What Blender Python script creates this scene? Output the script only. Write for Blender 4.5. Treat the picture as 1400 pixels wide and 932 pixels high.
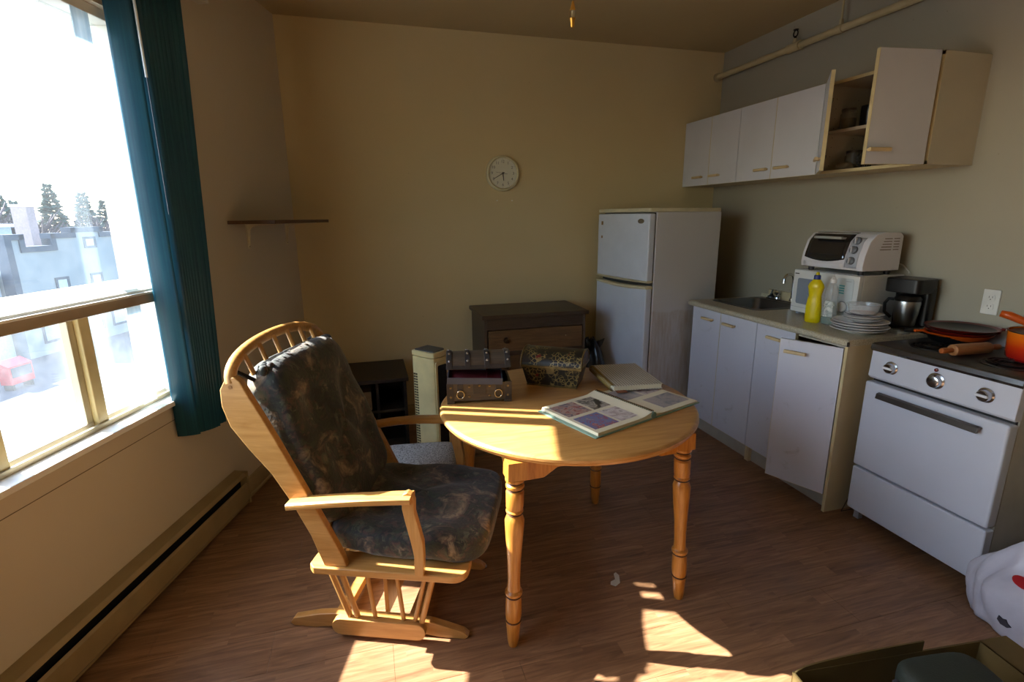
import bpy, math, random
from mathutils import Vector, Matrix, Euler
random.seed(7)
R = math.radians
for o in list(bpy.data.objects): bpy.data.objects.remove(o)
scene = bpy.context.scene
COL = scene.collection

# ------------------------------------------------------------------ camera
FPX = 703.86
def make_camera():
    p, r, y = R(13.62), R(-.514), R(15.51)
    F = Vector((math.sin(y)*math.cos(p), math.cos(y)*math.cos(p), -math.sin(p)))
    X = Vector((math.cos(y), -math.sin(y), 0)); U = X.cross(F)
    c, s = math.cos(r), math.sin(r)
    X, U = c*X + s*U, -s*X + c*U
    cd = bpy.data.cameras.new('camera'); cd.sensor_width = 36; cd.lens = FPX/1400*36
    cd.clip_start = .02; cd.clip_end = 500
    ob = bpy.data.objects.new('camera', cd); COL.objects.link(ob)
    m = Matrix((X, U, -F)).transposed().to_4x4(); m.translation = (0, 0, 1.5)
    ob.matrix_world = m
    scene.camera = ob
make_camera()

# ------------------------------------------------------------------ light
SUN_AZ, SUN_TAN = R(-24.0), .815
def make_light():
    w = bpy.data.worlds.new('sky_world'); scene.world = w; w.use_nodes = True
    nt = w.node_tree; nt.nodes.clear()
    out = nt.nodes.new('ShaderNodeOutputWorld'); bg = nt.nodes.new('ShaderNodeBackground')
    sky = nt.nodes.new('ShaderNodeTexSky'); sky.sky_type = 'NISHITA'; sky.sun_disc = False
    sky.sun_elevation = math.atan(SUN_TAN); sky.sun_rotation = R(360-66); sky.dust_density = 1.0; sky.air_density = 1.0
    bg.inputs['Strength'].default_value = SKY_STRENGTH
    nt.links.new(sky.outputs[0], bg.inputs[0]); nt.links.new(bg.outputs[0], out.inputs[0])
    ld = bpy.data.lights.new('sun', 'SUN'); ld.energy = SUN_ENERGY; ld.angle = R(.6); ld.color = (1, .96, .90)
    ob = bpy.data.objects.new('sun', ld); COL.objects.link(ob)
    d = Vector((math.cos(SUN_AZ), math.sin(SUN_AZ), -SUN_TAN))
    ob.rotation_euler = d.to_track_quat('-Z', 'Y').to_euler(); ob.location = (-8, 5, 9)
SKY_STRENGTH, SUN_ENERGY = .95, 33.0
make_light()
vs = scene.view_settings
vs.view_transform = 'Standard'; vs.look = 'None'; vs.gamma = 1; vs.use_curve_mapping = False
vs.exposure = 0.22

# ------------------------------------------------------------------ materials
def lin(h):
    h = h.lstrip('#'); o = []
    for i in (0, 2, 4):
        c = int(h[i:i+2], 16)/255
        o.append(c/12.92 if c <= .04045 else ((c+.055)/1.055)**2.4)
    return (*o, 1)
MATS = {}
def N(nt, t, **kw):
    n = nt.nodes.new(t)
    for k, v in kw.items():
        if k in n.inputs: n.inputs[k].default_value = v
        else: setattr(n, k, v)
    return n
def base_mat(name):
    m = bpy.data.materials.new(name); m.use_nodes = True
    nt = m.node_tree; return m, nt, nt.nodes['Principled BSDF']
def coords(nt, kind='Object', scale=(1, 1, 1), rot=(0, 0, 0)):
    mp = N(nt, 'ShaderNodeMapping'); mp.inputs['Scale'].default_value = scale; mp.inputs['Rotation'].default_value = rot
    if kind == 'World':
        g = N(nt, 'ShaderNodeNewGeometry'); nt.links.new(g.outputs['Position'], mp.inputs[0])
    else:
        t = N(nt, 'ShaderNodeTexCoord'); nt.links.new(t.outputs[kind], mp.inputs[0])
    return mp.outputs[0]
def ramp(nt, fac, stops, interp='LINEAR'):
    r = N(nt, 'ShaderNodeValToRGB'); r.color_ramp.interpolation = interp
    els = r.color_ramp.elements
    while len(els) < len(stops): els.new(.5)
    for e, (p, c) in zip(els, stops):
        e.position = p; e.color = lin(c) if isinstance(c, str) else c
    nt.links.new(fac, r.inputs[0]); return r.outputs[0]
def mix(nt, fac, a, b, mode='MIX'):
    m = N(nt, 'ShaderNodeMix'); m.data_type = 'RGBA'; m.blend_type = mode
    for sock, v in ((m.inputs[0], fac), (m.inputs[6], a), (m.inputs[7], b)):
        if isinstance(v, (int, float, tuple)): sock.default_value = v
        else: nt.links.new(v, sock)
    return m.outputs[2]
def noise(nt, vec, scale, detail=3, rough=.5, dist=0):
    n = N(nt, 'ShaderNodeTexNoise'); n.inputs['Scale'].default_value = scale; n.inputs['Detail'].default_value = detail
    n.inputs['Roughness'].default_value = rough; n.inputs['Distortion'].default_value = dist
    nt.links.new(vec, n.inputs['Vector']); return n.outputs[0]
def bump(nt, bs, h, strength=.2, dist=.01):
    b = N(nt, 'ShaderNodeBump'); b.inputs['Strength'].default_value = strength; b.inputs['Distance'].default_value = dist
    nt.links.new(h, b.inputs['Height']); nt.links.new(b.outputs[0], bs.inputs['Normal'])
def M(name, col, rough=.5, metal=0., var=.12, scale=8., bmp=0., bscale=60., coat=0.):
    """plain procedural material: colour with faint mottling and optional fine relief"""
    if name in MATS: return MATS[name]
    m, nt, bs = base_mat(name)
    c = lin(col); v = coords(nt)
    f = noise(nt, v, scale, 4)
    dark = tuple(x*(1-var) for x in c[:3]) + (1,); lite = tuple(min(1, x*(1+var)) for x in c[:3]) + (1,)
    nt.links.new(ramp(nt, f, [(.3, dark), (.7, lite)]), bs.inputs['Base Color'])
    bs.inputs['Roughness'].default_value = rough; bs.inputs['Metallic'].default_value = metal
    bs.inputs['Coat Weight'].default_value = coat
    if bmp: bump(nt, bs, noise(nt, v, bscale, 3), bmp, .004)
    MATS[name] = m; return m
def wood(name, dark, lite, rough=.4, axis=0, scale=1., coat=.15, vec='Object'):
    if name in MATS: return MATS[name]
    m, nt, bs = base_mat(name)
    sc = [14*scale]*3; sc[axis] = 1.1*scale
    v = coords(nt, vec, tuple(sc))
    g = noise(nt, v, 3.2, 6, .62, 1.1); fine = noise(nt, v, 16, 4, .6)
    c1 = ramp(nt, g, [(.3, dark), (.68, lite)])
    c2 = mix(nt, .22, c1, ramp(nt, fine, [(.35, dark), (.65, lite)]))
    nt.links.new(c2, bs.inputs['Base Color'])
    bs.inputs['Roughness'].default_value = rough; bs.inputs['Coat Weight'].default_value = coat; bs.inputs['Coat Roughness'].default_value = .25
    bump(nt, bs, fine, .06, .002)
    MATS[name] = m; return m
def wall_mat(name, col, col2, vec='World'):
    m, nt, bs = base_mat(name)
    v = coords(nt, vec)
    big = noise(nt, v, .9, 3); c = mix(nt, ramp(nt, big, [(.3, (0, 0, 0, 1)), (.7, (1, 1, 1, 1))]), lin(col), lin(col2))
    sp = N(nt, 'ShaderNodeTexVoronoi'); sp.inputs['Scale'].default_value = 9; sp.inputs['Randomness'].default_value = 1
    nt.links.new(v, sp.inputs['Vector'])
    spk = ramp(nt, sp.outputs['Distance'], [(.02, (1, 1, 1, 1)), (.035, (0, 0, 0, 1))])
    gate = ramp(nt, noise(nt, v, 2.3, 2), [(.52, (0, 0, 0, 1)), (.56, (1, 1, 1, 1))])
    k = mix(nt, 1.0, spk, gate, 'MULTIPLY')
    kk = N(nt, 'ShaderNodeMath', operation='MULTIPLY'); nt.links.new(k, kk.inputs[0]); kk.inputs[1].default_value = .35
    c = mix(nt, kk.outputs[0], c, lin('4a3a22'))
    nt.links.new(c, bs.inputs['Base Color']); bs.inputs['Roughness'].default_value = .62
    bump(nt, bs, noise(nt, v, 45, 3), .12, .003)
    MATS[name] = m; return m
def laminate():
    m, nt, bs = base_mat('laminate_planks')
    g = N(nt, 'ShaderNodeNewGeometry'); sx = N(nt, 'ShaderNodeSeparateXYZ'); nt.links.new(g.outputs['Position'], sx.inputs[0])
    def math_(op, a, b=None):
        n = N(nt, 'ShaderNodeMath', operation=op)
        for i, q in enumerate((a, b)):
            if q is None: continue
            if isinstance(q, (int, float)): n.inputs[i].default_value = q
            else: nt.links.new(q, n.inputs[i])
        return n.outputs[0]
    strip = math_('FLOOR', math_('DIVIDE', sx.outputs[1], .0635))
    w1 = N(nt, 'ShaderNodeTexWhiteNoise'); w1.noise_dimensions = '1D'; nt.links.new(strip, w1.inputs['W'])
    seg = math_('FLOOR', math_('ADD', math_('DIVIDE', sx.outputs[0], .43), math_('MULTIPLY', w1.outputs[0], 7.0)))
    w2 = N(nt, 'ShaderNodeTexWhiteNoise'); w2.noise_dimensions = '2D'
    cb = N(nt, 'ShaderNodeCombineXYZ'); nt.links.new(strip, cb.inputs[0]); nt.links.new(seg, cb.inputs[1]); nt.links.new(cb.outputs[0], w2.inputs['Vector'])
    cv = N(nt, 'ShaderNodeCombineXYZ')
    nt.links.new(math_('MULTIPLY', sx.outputs[0], 2.2), cv.inputs[0]); nt.links.new(math_('MULTIPLY', sx.outputs[1], 26), cv.inputs[1]); nt.links.new(math_('MULTIPLY', w2.outputs[0], 40), cv.inputs[2])
    gr = noise(nt, cv.outputs[0], 1.6, 6, .62, 1.2)
    c = ramp(nt, gr, [(.28, '6c4d35'), (.5, '8f694a'), (.72, 'aa8360')])
    tint = ramp(nt, w2.outputs[0], [(0, (.80, .78, .76, 1)), (1, (1.0, 1.0, 1.0, 1))])
    c = mix(nt, 1.0, c, tint, 'MULTIPLY')
    grime = ramp(nt, noise(nt, coords(nt, 'World'), 2.2, 5, .6), [(.55, (0, 0, 0, 1)), (.8, (.35, .35, .35, 1))])
    c = mix(nt, grime, c, lin('4c3a2a'))
    nt.links.new(c, bs.inputs['Base Color'])
    nt.links.new(ramp(nt, noise(nt, coords(nt, 'World'), 5, 4), [(.3, (.30,)*3+(1,)), (.7, (.50,)*3+(1,))]), bs.inputs['Roughness'])
    bump(nt, bs, gr, .05, .002)
    MATS['laminate_planks'] = m; return m
def glass_pane(name, dirt, tint=(.97, .99, 1, 1)):
    m, nt, bs = base_mat(name); nt.nodes.remove(bs); out = nt.nodes['Material Output']
    tr = N(nt, 'ShaderNodeBsdfTransparent'); tr.inputs[0].default_value = tint
    tl = N(nt, 'ShaderNodeBsdfTranslucent'); tl.inputs[0].default_value = (.86, .93, 1, 1)
    gl = N(nt, 'ShaderNodeBsdfGlossy'); gl.inputs['Roughness'].default_value = .02
    v = coords(nt)
    f = ramp(nt, noise(nt, v, 7, 6, .7), [(.35, (dirt*.5,)*3+(1,)), (.75, (dirt*1.4,)*3+(1,))])
    m1 = N(nt, 'ShaderNodeMixShader'); nt.links.new(f, m1.inputs[0]); nt.links.new(tr.outputs[0], m1.inputs[1]); nt.links.new(tl.outputs[0], m1.inputs[2])
    m2 = N(nt, 'ShaderNodeMixShader'); m2.inputs[0].default_value = .04
    nt.links.new(m1.outputs[0], m2.inputs[1]); nt.links.new(gl.outputs[0], m2.inputs[2]); nt.links.new(m2.outputs[0], out.inputs[0])
    MATS[name] = m; return m
def clear_plastic(name, tint, rough=.1, alpha=.35):
    m, nt, bs = base_mat(name)
    bs.inputs['Base Color'].default_value = lin(tint); bs.inputs['Roughness'].default_value = rough
    bs.inputs['Alpha'].default_value = alpha
    bs.inputs['Coat Weight'].default_value = .3
    MATS[name] = m; return m
def fabric_print(name):
    """woodland tapestry: navy / bottle green ground with tan and rust figures"""
    m, nt, bs = base_mat(name); v = coords(nt)
    n1 = noise(nt, v, 9, 5, .6, .9); n2 = noise(nt, v, 26, 6, .7, .8)
    vo = N(nt, 'ShaderNodeTexVoronoi'); vo.inputs['Scale'].default_value = 17; nt.links.new(v, vo.inputs['Vector'])
    ground = ramp(nt, n1, [(.32, '090d0f'), (.43, '121a17'), (.50, '26301f'), (.55, '101213'), (.60, '4c4232'), (.68, '857358')])
    fig = ramp(nt, n2, [(.50, (0, 0, 0, 1)), (.57, (1, 1, 1, 1))])
    figc = ramp(nt, vo.outputs['Distance'], [(.1, '7d7058'), (.3, '465240'), (.5, '4f332a'), (.7, '1a2628')])
    f2 = N(nt, 'ShaderNodeMath', operation='MULTIPLY'); nt.links.new(fig, f2.inputs[0]); f2.inputs[1].default_value = .75
    c = mix(nt, f2.outputs[0], ground, figc)
    nt.links.new(c, bs.inputs['Base Color']); bs.inputs['Roughness'].default_value = .75
    bs.inputs['Sheen Weight'].default_value = .25
    bump(nt, bs, noise(nt, v, 90, 3), .35, .004)
    MATS[name] = m; return m
def photo_mat(name, cols, scale=14):
    m, nt, bs = base_mat(name); v = coords(nt)
    n1 = noise(nt, v, scale, 5, .6, .8)
    k = len(cols); st = [(.30+.42*i/(k-1), c) for i, c in enumerate(cols)]
    nt.links.new(ramp(nt, n1, st), bs.inputs['Base Color']); bs.inputs['Roughness'].default_value = .3
    MATS[name] = m; return m

# ------------------------------------------------------------------ mesh helpers
class MB:
    def __init__(s): s.v = []; s.f = []
    def add(s, vs, fs, m=None):
        b = len(s.v)
        s.v += [tuple(m @ Vector(p)) if m is not None else tuple(p) for p in vs]
        s.f += [tuple(b+i for i in f) for f in fs]; return s
    def box(s, x0, x1, y0, y1, z0, z1, m=None):
        vs = [(x, y, z) for x in (x0, x1) for y in (y0, y1) for z in (z0, z1)]
        return s.add(vs, [(0, 1, 3, 2), (4, 6, 7, 5), (0, 4, 5, 1), (2, 3, 7, 6), (0, 2, 6, 4), (1, 5, 7, 3)], m)
    def prism(s, poly, axis, a, b, m=None):
        """2-D outline extruded along an axis: axis 0 -> (y,z), 1 -> (x,z), 2 -> (x,y)"""
        def P(q, t): return {0: (t, q[0], q[1]), 1: (q[0], t, q[1]), 2: (q[0], q[1], t)}[axis]
        n = len(poly); vs = [P(q, a) for q in poly]+[P(q, b) for q in poly]
        fs = [tuple(range(n))[::-1], tuple(range(n, 2*n))]+[(i, (i+1) % n, n+(i+1) % n, n+i) for i in range(n)]
        return s.add(vs, fs, m)
    def tube(s, pts, r, seg=10, closed=False, m=None, flat=1.):
        pts = [Vector(p) for p in pts]; n = len(pts); vs = []; fs = []
        rr = r if isinstance(r, (list, tuple)) else [r]*n
        up = Vector((0, 0, 1)); prev = None
        for i, p in enumerate(pts):
            t = (pts[(i+1) % n]-pts[i-1]) if closed else (pts[min(i+1, n-1)]-pts[max(i-1, 0)])
            t.normalize()
            if prev is None:
                a = up if abs(t.z) < .95 else Vector((1, 0, 0)); x = a.cross(t).normalized()
            else: x = (prev-t*prev.dot(t)).normalized()
            prev = x; y = t.cross(x)
            for k in range(seg):
                q = 2*math.pi*k/seg; vs.append(p+x*(rr[i]*math.cos(q))+y*(rr[i]*flat*math.sin(q)))
        for i in range(n if closed else n-1):
            j = (i+1) % n
            for k in range(seg): fs.append((i*seg+k, i*seg+(k+1) % seg, j*seg+(k+1) % seg, j*seg+k))
        if not closed: fs += [tuple(range(seg))[::-1], tuple(range((n-1)*seg, n*seg))]
        return s.add(vs, fs, m)
    def cyl(s, p0, p1, r0, r1=None, seg=16, m=None): return s.tube([p0, p1], [r0, r0 if r1 is None else r1], seg, m=m)
    def lathe(s, prof, c=(0, 0, 0), seg=24, m=None, cap=True):
        vs = []; fs = []
        for r, z in prof:
            for k in range(seg):
                q = 2*math.pi*k/seg; vs.append((c[0]+r*math.cos(q), c[1]+r*math.sin(q), c[2]+z))
        for i in range(len(prof)-1):
            for k in range(seg): fs.append((i*seg+k, i*seg+(k+1) % seg, (i+1)*seg+(k+1) % seg, (i+1)*seg+k))
        if cap: fs += [tuple(range(seg))[::-1], tuple(range((len(prof)-1)*seg, len(prof)*seg))]
        return s.add(vs, fs, m)
    def pillow(s, hx, hy, hz, e1=.45, e2=.35, nu=40, nv=20, m=None, fn=None):
        def sp(a, e): return math.copysign(abs(a)**e, a)
        vs = []; fs = []
        for j in range(nv+1):
            ph = -math.pi/2+math.pi*j/nv
            for i in range(nu):
                th = 2*math.pi*i/nu
                p = Vector((hx*sp(math.cos(ph), e1)*sp(math.cos(th), e2), hy*sp(math.cos(ph), e1)*sp(math.sin(th), e2), hz*sp(math.sin(ph), e1)))
                if fn: p = fn(p)
                vs.append(p)
        for j in range(nv):
            for i in range(nu): fs.append((j*nu+i, j*nu+(i+1) % nu, (j+1)*nu+(i+1) % nu, (j+1)*nu+i))
        return s.add(vs, fs, m)
    def grid(s, fn, nu, nv, m=None):
        vs = [fn(i/nu, j/nv) for j in range(nv+1) for i in range(nu+1)]
        fs = [(j*(nu+1)+i, j*(nu+1)+i+1, (j+1)*(nu+1)+i+1, (j+1)*(nu+1)+i) for j in range(nv) for i in range(nu)]
        return s.add(vs, fs, m)
    def build(s, name, mat, parent=None, bevel=0, smooth=35, loc=None, rot=None, solid=0):
        me = bpy.data.meshes.new(name); me.from_pydata(s.v, [], s.f); me.validate()
        me.materials.append(mat)
        if smooth:
            me.shade_smooth(); me.set_sharp_from_angle(angle=R(smooth))
        ob = bpy.data.objects.new(name, me); COL.objects.link(ob)
        if parent is not None: ob.parent = parent
        if loc is not None: ob.location = loc
        if rot is not None: ob.rotation_euler = rot
        if solid:
            md = ob.modifiers.new('thickness', 'SOLIDIFY'); md.thickness = solid; md.offset = 0
        if bevel:
            md = ob.modifiers.new('bevel', 'BEVEL'); md.width = bevel; md.segments = 2; md.limit_method = 'ANGLE'; md.angle_limit = R(40); md.harden_normals = bool(smooth)
        return ob
def box(name, mat, parent, d, bevel=.002, **kw): return MB().box(*d).build(name, mat, parent, bevel, **kw)
def thing(name, label, cat, loc=(0, 0, 0), rz=0, group=None, kind=None):
    o = bpy.data.objects.new(name, None); COL.objects.link(o); o.empty_display_size = .05
    o.location = loc; o.rotation_euler = (0, 0, rz); tag(o, label, cat, group, kind); return o
def tag(o, label=None, cat=None, group=None, kind=None):
    if label: o['label'] = label
    if cat: o['category'] = cat
    if group: o['group'] = group
    if kind: o['kind'] = kind
    return o
def copy_tree(o, parent=None):
    c = o.copy(); COL.objects.link(c); c.parent = parent
    for ch in list(o.children): copy_tree(ch, c)
    return c
def text_mesh(body, size, mat, parent, name, loc, rot, depth=.0004, align='CENTER'):
    cu = bpy.data.curves.new(name, 'FONT'); cu.body = body; cu.size = size; cu.align_x = align; cu.align_y = 'CENTER'; cu.extrude = depth; cu.resolution_u = 3
    t = bpy.data.objects.new('tmp_text', cu); COL.objects.link(t)
    bpy.context.view_layer.update()
    me = bpy.data.meshes.new_from_object(t.evaluated_get(bpy.context.evaluated_depsgraph_get())); me.name = name
    bpy.data.objects.remove(t); bpy.data.curves.remove(cu)
    me.materials.clear(); me.materials.append(mat)
    ob = bpy.data.objects.new(name, me); COL.objects.link(ob); ob.parent = parent; ob.location = loc; ob.rotation_euler = rot
    return ob
def arc(cx, cy, r, a0, a1, n): return [(cx+r*math.cos(R(a0+(a1-a0)*i/n)), cy+r*math.sin(R(a0+(a1-a0)*i/n))) for i in range(n+1)]
def rrect(x0, x1, y0, y1, r, n=5):
    return arc(x1-r, y0+r, r, -90, 0, n)+arc(x1-r, y1-r, r, 0, 90, n)+arc(x0+r, y1-r, r, 90, 180, n)+arc(x0+r, y0+r, r, 180, 270, n)

# ================================================================== THE ROOM
XW, YB, YR, ZC = 2.785, 3.795, -2.2, 2.715          # right wall, back wall, rear wall, ceiling
LA = R(17.06)                                        # the window wall is skewed to the others
ND = Vector((math.cos(LA), -math.sin(LA), 0)); SD = Vector((math.sin(LA), math.cos(LA), 0)); KL = -1.545
LROOT, LROT = ND*KL, math.pi/2-LA                    # local frame of the window wall: x along it, y outwards
def xleft(y): return (KL+y*math.sin(LA))/math.cos(LA)
def LW(s, y, z): return SD*s-ND*y+ND*KL+Vector((0, 0, z))
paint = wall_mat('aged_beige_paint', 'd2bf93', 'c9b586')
paint_r = wall_mat('skylight_greyed_beige', 'a39c8a', '9a937f')  # same beige paint, greyed to put cool sky light into the colour
paint_l = wall_mat('beige_paint_window_wall', 'cec4b0', 'c6b99f')
ceil_m = wall_mat('ceiling_paint', 'b8a67e', 'b19d74')
lam = laminate()

fl = MB().prism([(xleft(YR)-.1, YR), (XW, YR), (XW, YB), (xleft(YB)-.1, YB)], 2, -.12, -.010).build('floor', M('subfloor', '3a2a1c', .8), smooth=0)
tag(fl, kind='structure')
PLW, PLL = .1905, 1.29
pm = bpy.data.meshes.new('plank'); _b = MB().prism([(.0, .0006), (PLL, .0006), (PLL, PLW-.0006), (0, PLW-.0006)], 2, -.009, 0)
_b.v = [(x, y, z) for x, y, z in _b.v]; pm.from_pydata(_b.v, [], _b.f); pm.materials.append(lam)
y = YR; row = 0
while y < YB-.01:
    x0 = min(xleft(y), xleft(min(y+PLW, YB)))-.08; x = x0-((row*.37) % 1)*PLL
    w = min(PLW, YB-y)/PLW
    while x < XW-.01:
        a, b = max(x, x0), min(x+PLL, XW)
        if b-a > .03:
            o = bpy.data.objects.new('plank', pm); COL.objects.link(o); o.parent = fl
            o.location = (a+.0005, y, 0); o.scale = ((b-a-.001)/PLL, w, 1)
        x += PLL
    y += PLW; row += 1
tag(MB().prism([(xleft(YR)-.1, YR-.1), (XW+.1, YR-.1), (XW+.1, YB+.1), (xleft(YB)-.1, YB+.1)], 2, ZC, ZC+.1).build('ceiling', ceil_m, smooth=0), kind='structure')
tag(MB().box(xleft(YB)-.25, XW, YB, YB+.1, -.12, ZC).build('wall_back', paint, smooth=0), kind='structure')
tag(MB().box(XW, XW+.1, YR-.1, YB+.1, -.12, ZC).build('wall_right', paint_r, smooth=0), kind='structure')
tag(MB().box(xleft(YR)-.2, XW, YR-.1, YR, -.12, ZC).build('wall_rear', paint, smooth=0), kind='structure')
# window wall with its opening
S0, S1 = -2.9, 3.55; WS0, WS1, WZ0, WZ1 = -.45, 2.17, .735, 2.262; TH = .20
wl = MB()
wl.box(S0, WS0, 0, TH, -.12, ZC); wl.box(WS1, S1, 0, TH, -.12, ZC)
wl.box(WS0, WS1, 0, TH, -.12, WZ0); wl.box(WS0, WS1, 0, TH, WZ1, ZC)
wlo = wl.build('wall_left', paint_l, loc=LROOT, rot=(0, 0, LROT), smooth=0); tag(wlo, kind='structure')
# hairline joint in the wall panel below the sill
box('wall_seam', M('seam_dark_gap', '5c4a30', .8), wlo, (-1.5, 2.5, -.0006, .002, .642, .6445), 0, smooth=0)

# window_1 --------------------------------------------------------------
win = thing('window_1', None, None, LROOT, LROT, kind='structure')
wht = M('window_white_paint', 'e9e6da', .45, var=.05); alu = M('aged_aluminium_frame', 'b9ae93', .45, .35, var=.08); tan_ = M('shaded_rail_brown', '9c8a72', .5)
Y0f, Y1f = .075, .125
box('sill_board', wht, win, (WS0-.02, WS1+.02, -.028, .20, .715, .737), .003)
box('sill_track', alu, win, (WS0, WS1, .045, .058, .737, .756), .001)
box('frame_bottom', wht, win, (WS0, WS1, Y0f, Y1f, .737, .765), .003)
box('frame_head', wht, win, (WS0, WS1, .03, Y1f, 2.225, 2.262), .003)
def glare_white():
    m, nt, bs = base_mat('stile_glare_white'); nt.nodes.remove(bs)
    di = N(nt, 'ShaderNodeBsdfDiffuse'); tl = N(nt, 'ShaderNodeBsdfTranslucent')
    c = ramp(nt, noise(nt, coords(nt, 'Object', (30, 30, 1)), 2, 3), [(.3, 'cfe0ea'), (.7, 'e6eff4')]); nt.links.new(c, di.inputs[0]); nt.links.new(c, tl.inputs[0])
    a = N(nt, 'ShaderNodeMixShader'); a.inputs[0].default_value = .45; nt.links.new(di.outputs[0], a.inputs[1]); nt.links.new(tl.outputs[0], a.inputs[2])
    nt.links.new(a.outputs[0], nt.nodes['Material Output'].inputs[0]); return m
box('glare_stile', glare_white(), win, (1.968, 2.043, .030, .033, .757, 2.225), 0, smooth=0)  # stile made thin and translucent so its glow imitates glare
box('frame_stile', wht, win, (2.160, WS1, .01, Y1f+.01, .737, 2.225), .002)
box('frame_stile', wht, win, (WS0, WS0+.05, .01, Y1f+.01, .737, 2.225), .002)
box('mid_rail', tan_, win, (WS0+.05, 2.16, .008, .075, 1.165, 1.205), .003)  # brown tone carries the shade on the room side of the rail
box('mid_rail_ledge', wht, win, (WS0+.05, 2.16, -.004, .075, 1.205, 1.213), .001)
MB().prism([(.010, 1.214), (.014, 1.222), (.098, 1.258), (.125, 1.262), (.125, 1.205), (.075, 1.205)], 0, WS0+.05, 2.16).build('upper_frame_bottom', wht, win, bevel=.001)
for s in (1.79, 1.40, .62, .0):
    mu = box('mullion', M('yellowed_sash_stile', 'cdbb86', .4), win, (s-.024, s+.024, .055, .085, .737, 1.165), .004)
    box('sash_edge', alu, mu, (s-.05, s-.024, .075, .105, .765, 1.165), .002)
box('upper_mullion', wht, win, (.45, .50, Y0f, Y1f, 1.262, 2.225), .003)
gp, gpl = glass_pane('dusty_upper_glass', .014), glass_pane('dirty_lower_glass', .035)
for a, b in ((WS0+.05, .45), (.50, 2.16)):
    box('pane', gp, win, (a, b, .098, .102, 1.262, 2.225), 0, smooth=0)
for a, b in ((WS0+.05, 0.), (0., .62), (.62, 1.40), (1.40, 1.79), (1.79, 2.16)):
    box('pane', gpl, win, (a+(.0 if a < 0 else .024), b-.024 if b < 1.9 else b, .108, .112, .765, 1.165), 0, smooth=0)

# baseboards ----------------------------------------------------------------
trim = M('tan_baseboard_paint', 'a8946c', .55)
bl = MB().box(2.47, 3.50, -.014, 0, 0, .105).build('baseboard_left', trim, loc=LROOT, rot=(0, 0, LROT), bevel=.003); tag(bl, kind='structure')
box('shoe_strip', trim, bl, (2.47, 3.50, -.026, -.014, 0, .016), .003)
tag(MB().box(xleft(YB)+.02, XW, YB-.014, YB, 0, .105).build('baseboard_back', trim, bevel=.003), kind='structure')

# ================================================================== VERTICAL BLIND
def make_blind():
    t = thing('vertical_blind', 'teal vertical window blind drawn back to the end of the window', 'blind', LROOT, LROT)
    m, nt, bs = base_mat('teal_blind_vinyl'); nt.nodes.remove(bs)
    v = coords(nt, 'Object', (60, 60, 1.0)); col = ramp(nt, noise(nt, v, 2.0, 3), [(.3, '22536a'), (.7, '2c6577')])
    di = N(nt, 'ShaderNodeBsdfDiffuse'); tl = N(nt, 'ShaderNodeBsdfTranslucent'); gl = N(nt, 'ShaderNodeBsdfGlossy'); gl.inputs['Roughness'].default_value = .35
    nt.links.new(col, di.inputs[0]); nt.links.new(col, tl.inputs[0])
    a = N(nt, 'ShaderNodeMixShader'); a.inputs[0].default_value = .20; nt.links.new(di.outputs[0], a.inputs[1]); nt.links.new(tl.outputs[0], a.inputs[2])
    b = N(nt, 'ShaderNodeMixShader'); b.inputs[0].default_value = .04; nt.links.new(a.outputs[0], b.inputs[1]); nt.links.new(gl.outputs[0], b.inputs[2])
    nt.links.new(b.outputs[0], nt.nodes['Material Output'].inputs[0])
    rail = M('blind_rail_white', 'd8d4c6', .4)
    box('head_rail', rail, t, (-.55, 2.62, -.10, -.045, 2.455, 2.50), .004)
    so = [2.063, 2.122, 2.146, 2.166, 2.188, 2.212, 2.238, 2.268, 2.300, 2.335, 2.372]
    for k, st in enumerate(so):
        # each slat hangs nearly square to the wall; the stack closes up a little towards the bottom
        sb = 2.063+(st-2.063)*.62; zb = .572-.003*k
        dx, dy = (.030, -.084) if k < 9 else (.052, -.072)
        def fn(i, j, st=st, sb=sb, dx=dx, dy=dy, zb=zb):
            bow = .006*(1-(2*i-1)**2); s = sb+(st-sb)*min(1, j*1.05); z = zb+(2.452-zb)*j
            return (s+dx*i-bow*.94, -.016+dy*i-bow*.33, z)
        MB().grid(fn, 8, 6).build('slat', m, t, smooth=60, solid=.0012)
    wd = MB().tube([(2.085, -.118, 2.45), (2.085, -.120, 2.02)], .005, 8).build('wand', M('clear_wand', 'cfd3cf', .15), t)
    MB().tube([(2.085, -.120, 2.02), (2.085, -.121, 1.52)], .0022, 6).build('wand_rod', M('dark_wand_rod', '4b5560', .3), wd)
make_blind()

# ================================================================== BASEBOARD HEATER
def make_baseheater():
    t = thing('baseboard_heater', 'long tan electric baseboard heater under the window', 'heater', LROOT, LROT)
    hm = M('heater_enamel_tan', '9b8862', .45, .1); dk = M('heater_slot_black', '0d0b09', .7)
    a, b = -2.0, 2.455
    MB().prism([(0, .205), (-.055, .196), (-.066, .178), (-.060, .176), (-.050, .188), (0, .196)], 0, a, b).build('top_cover', hm, t, bevel=.001)
    box('back_panel', dk, t, (a, b, -.03, 0, .03, .196), 0)
    MB().prism([(-.060, .140), (-.068, .130), (-.068, .045), (-.060, .036), (-.056, .036), (-.063, .048), (-.063, .128), (-.057, .137)], 0, a, b-.01).build('front_cover', hm, t, bevel=.001)
    box('bottom_pan', hm, t, (a, b, -.060, 0, .022, .034), .001)
    for s in (b-.012, a): box('end_cap', hm, t, (s, s+.014, -.070, 0, .02, .20), .002)
    for i in range(3): box('foot', hm, t, (a+.4+1.3*i, a+.46+1.3*i, -.05, -.005, 0, .022), 0)
make_baseheater()

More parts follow.
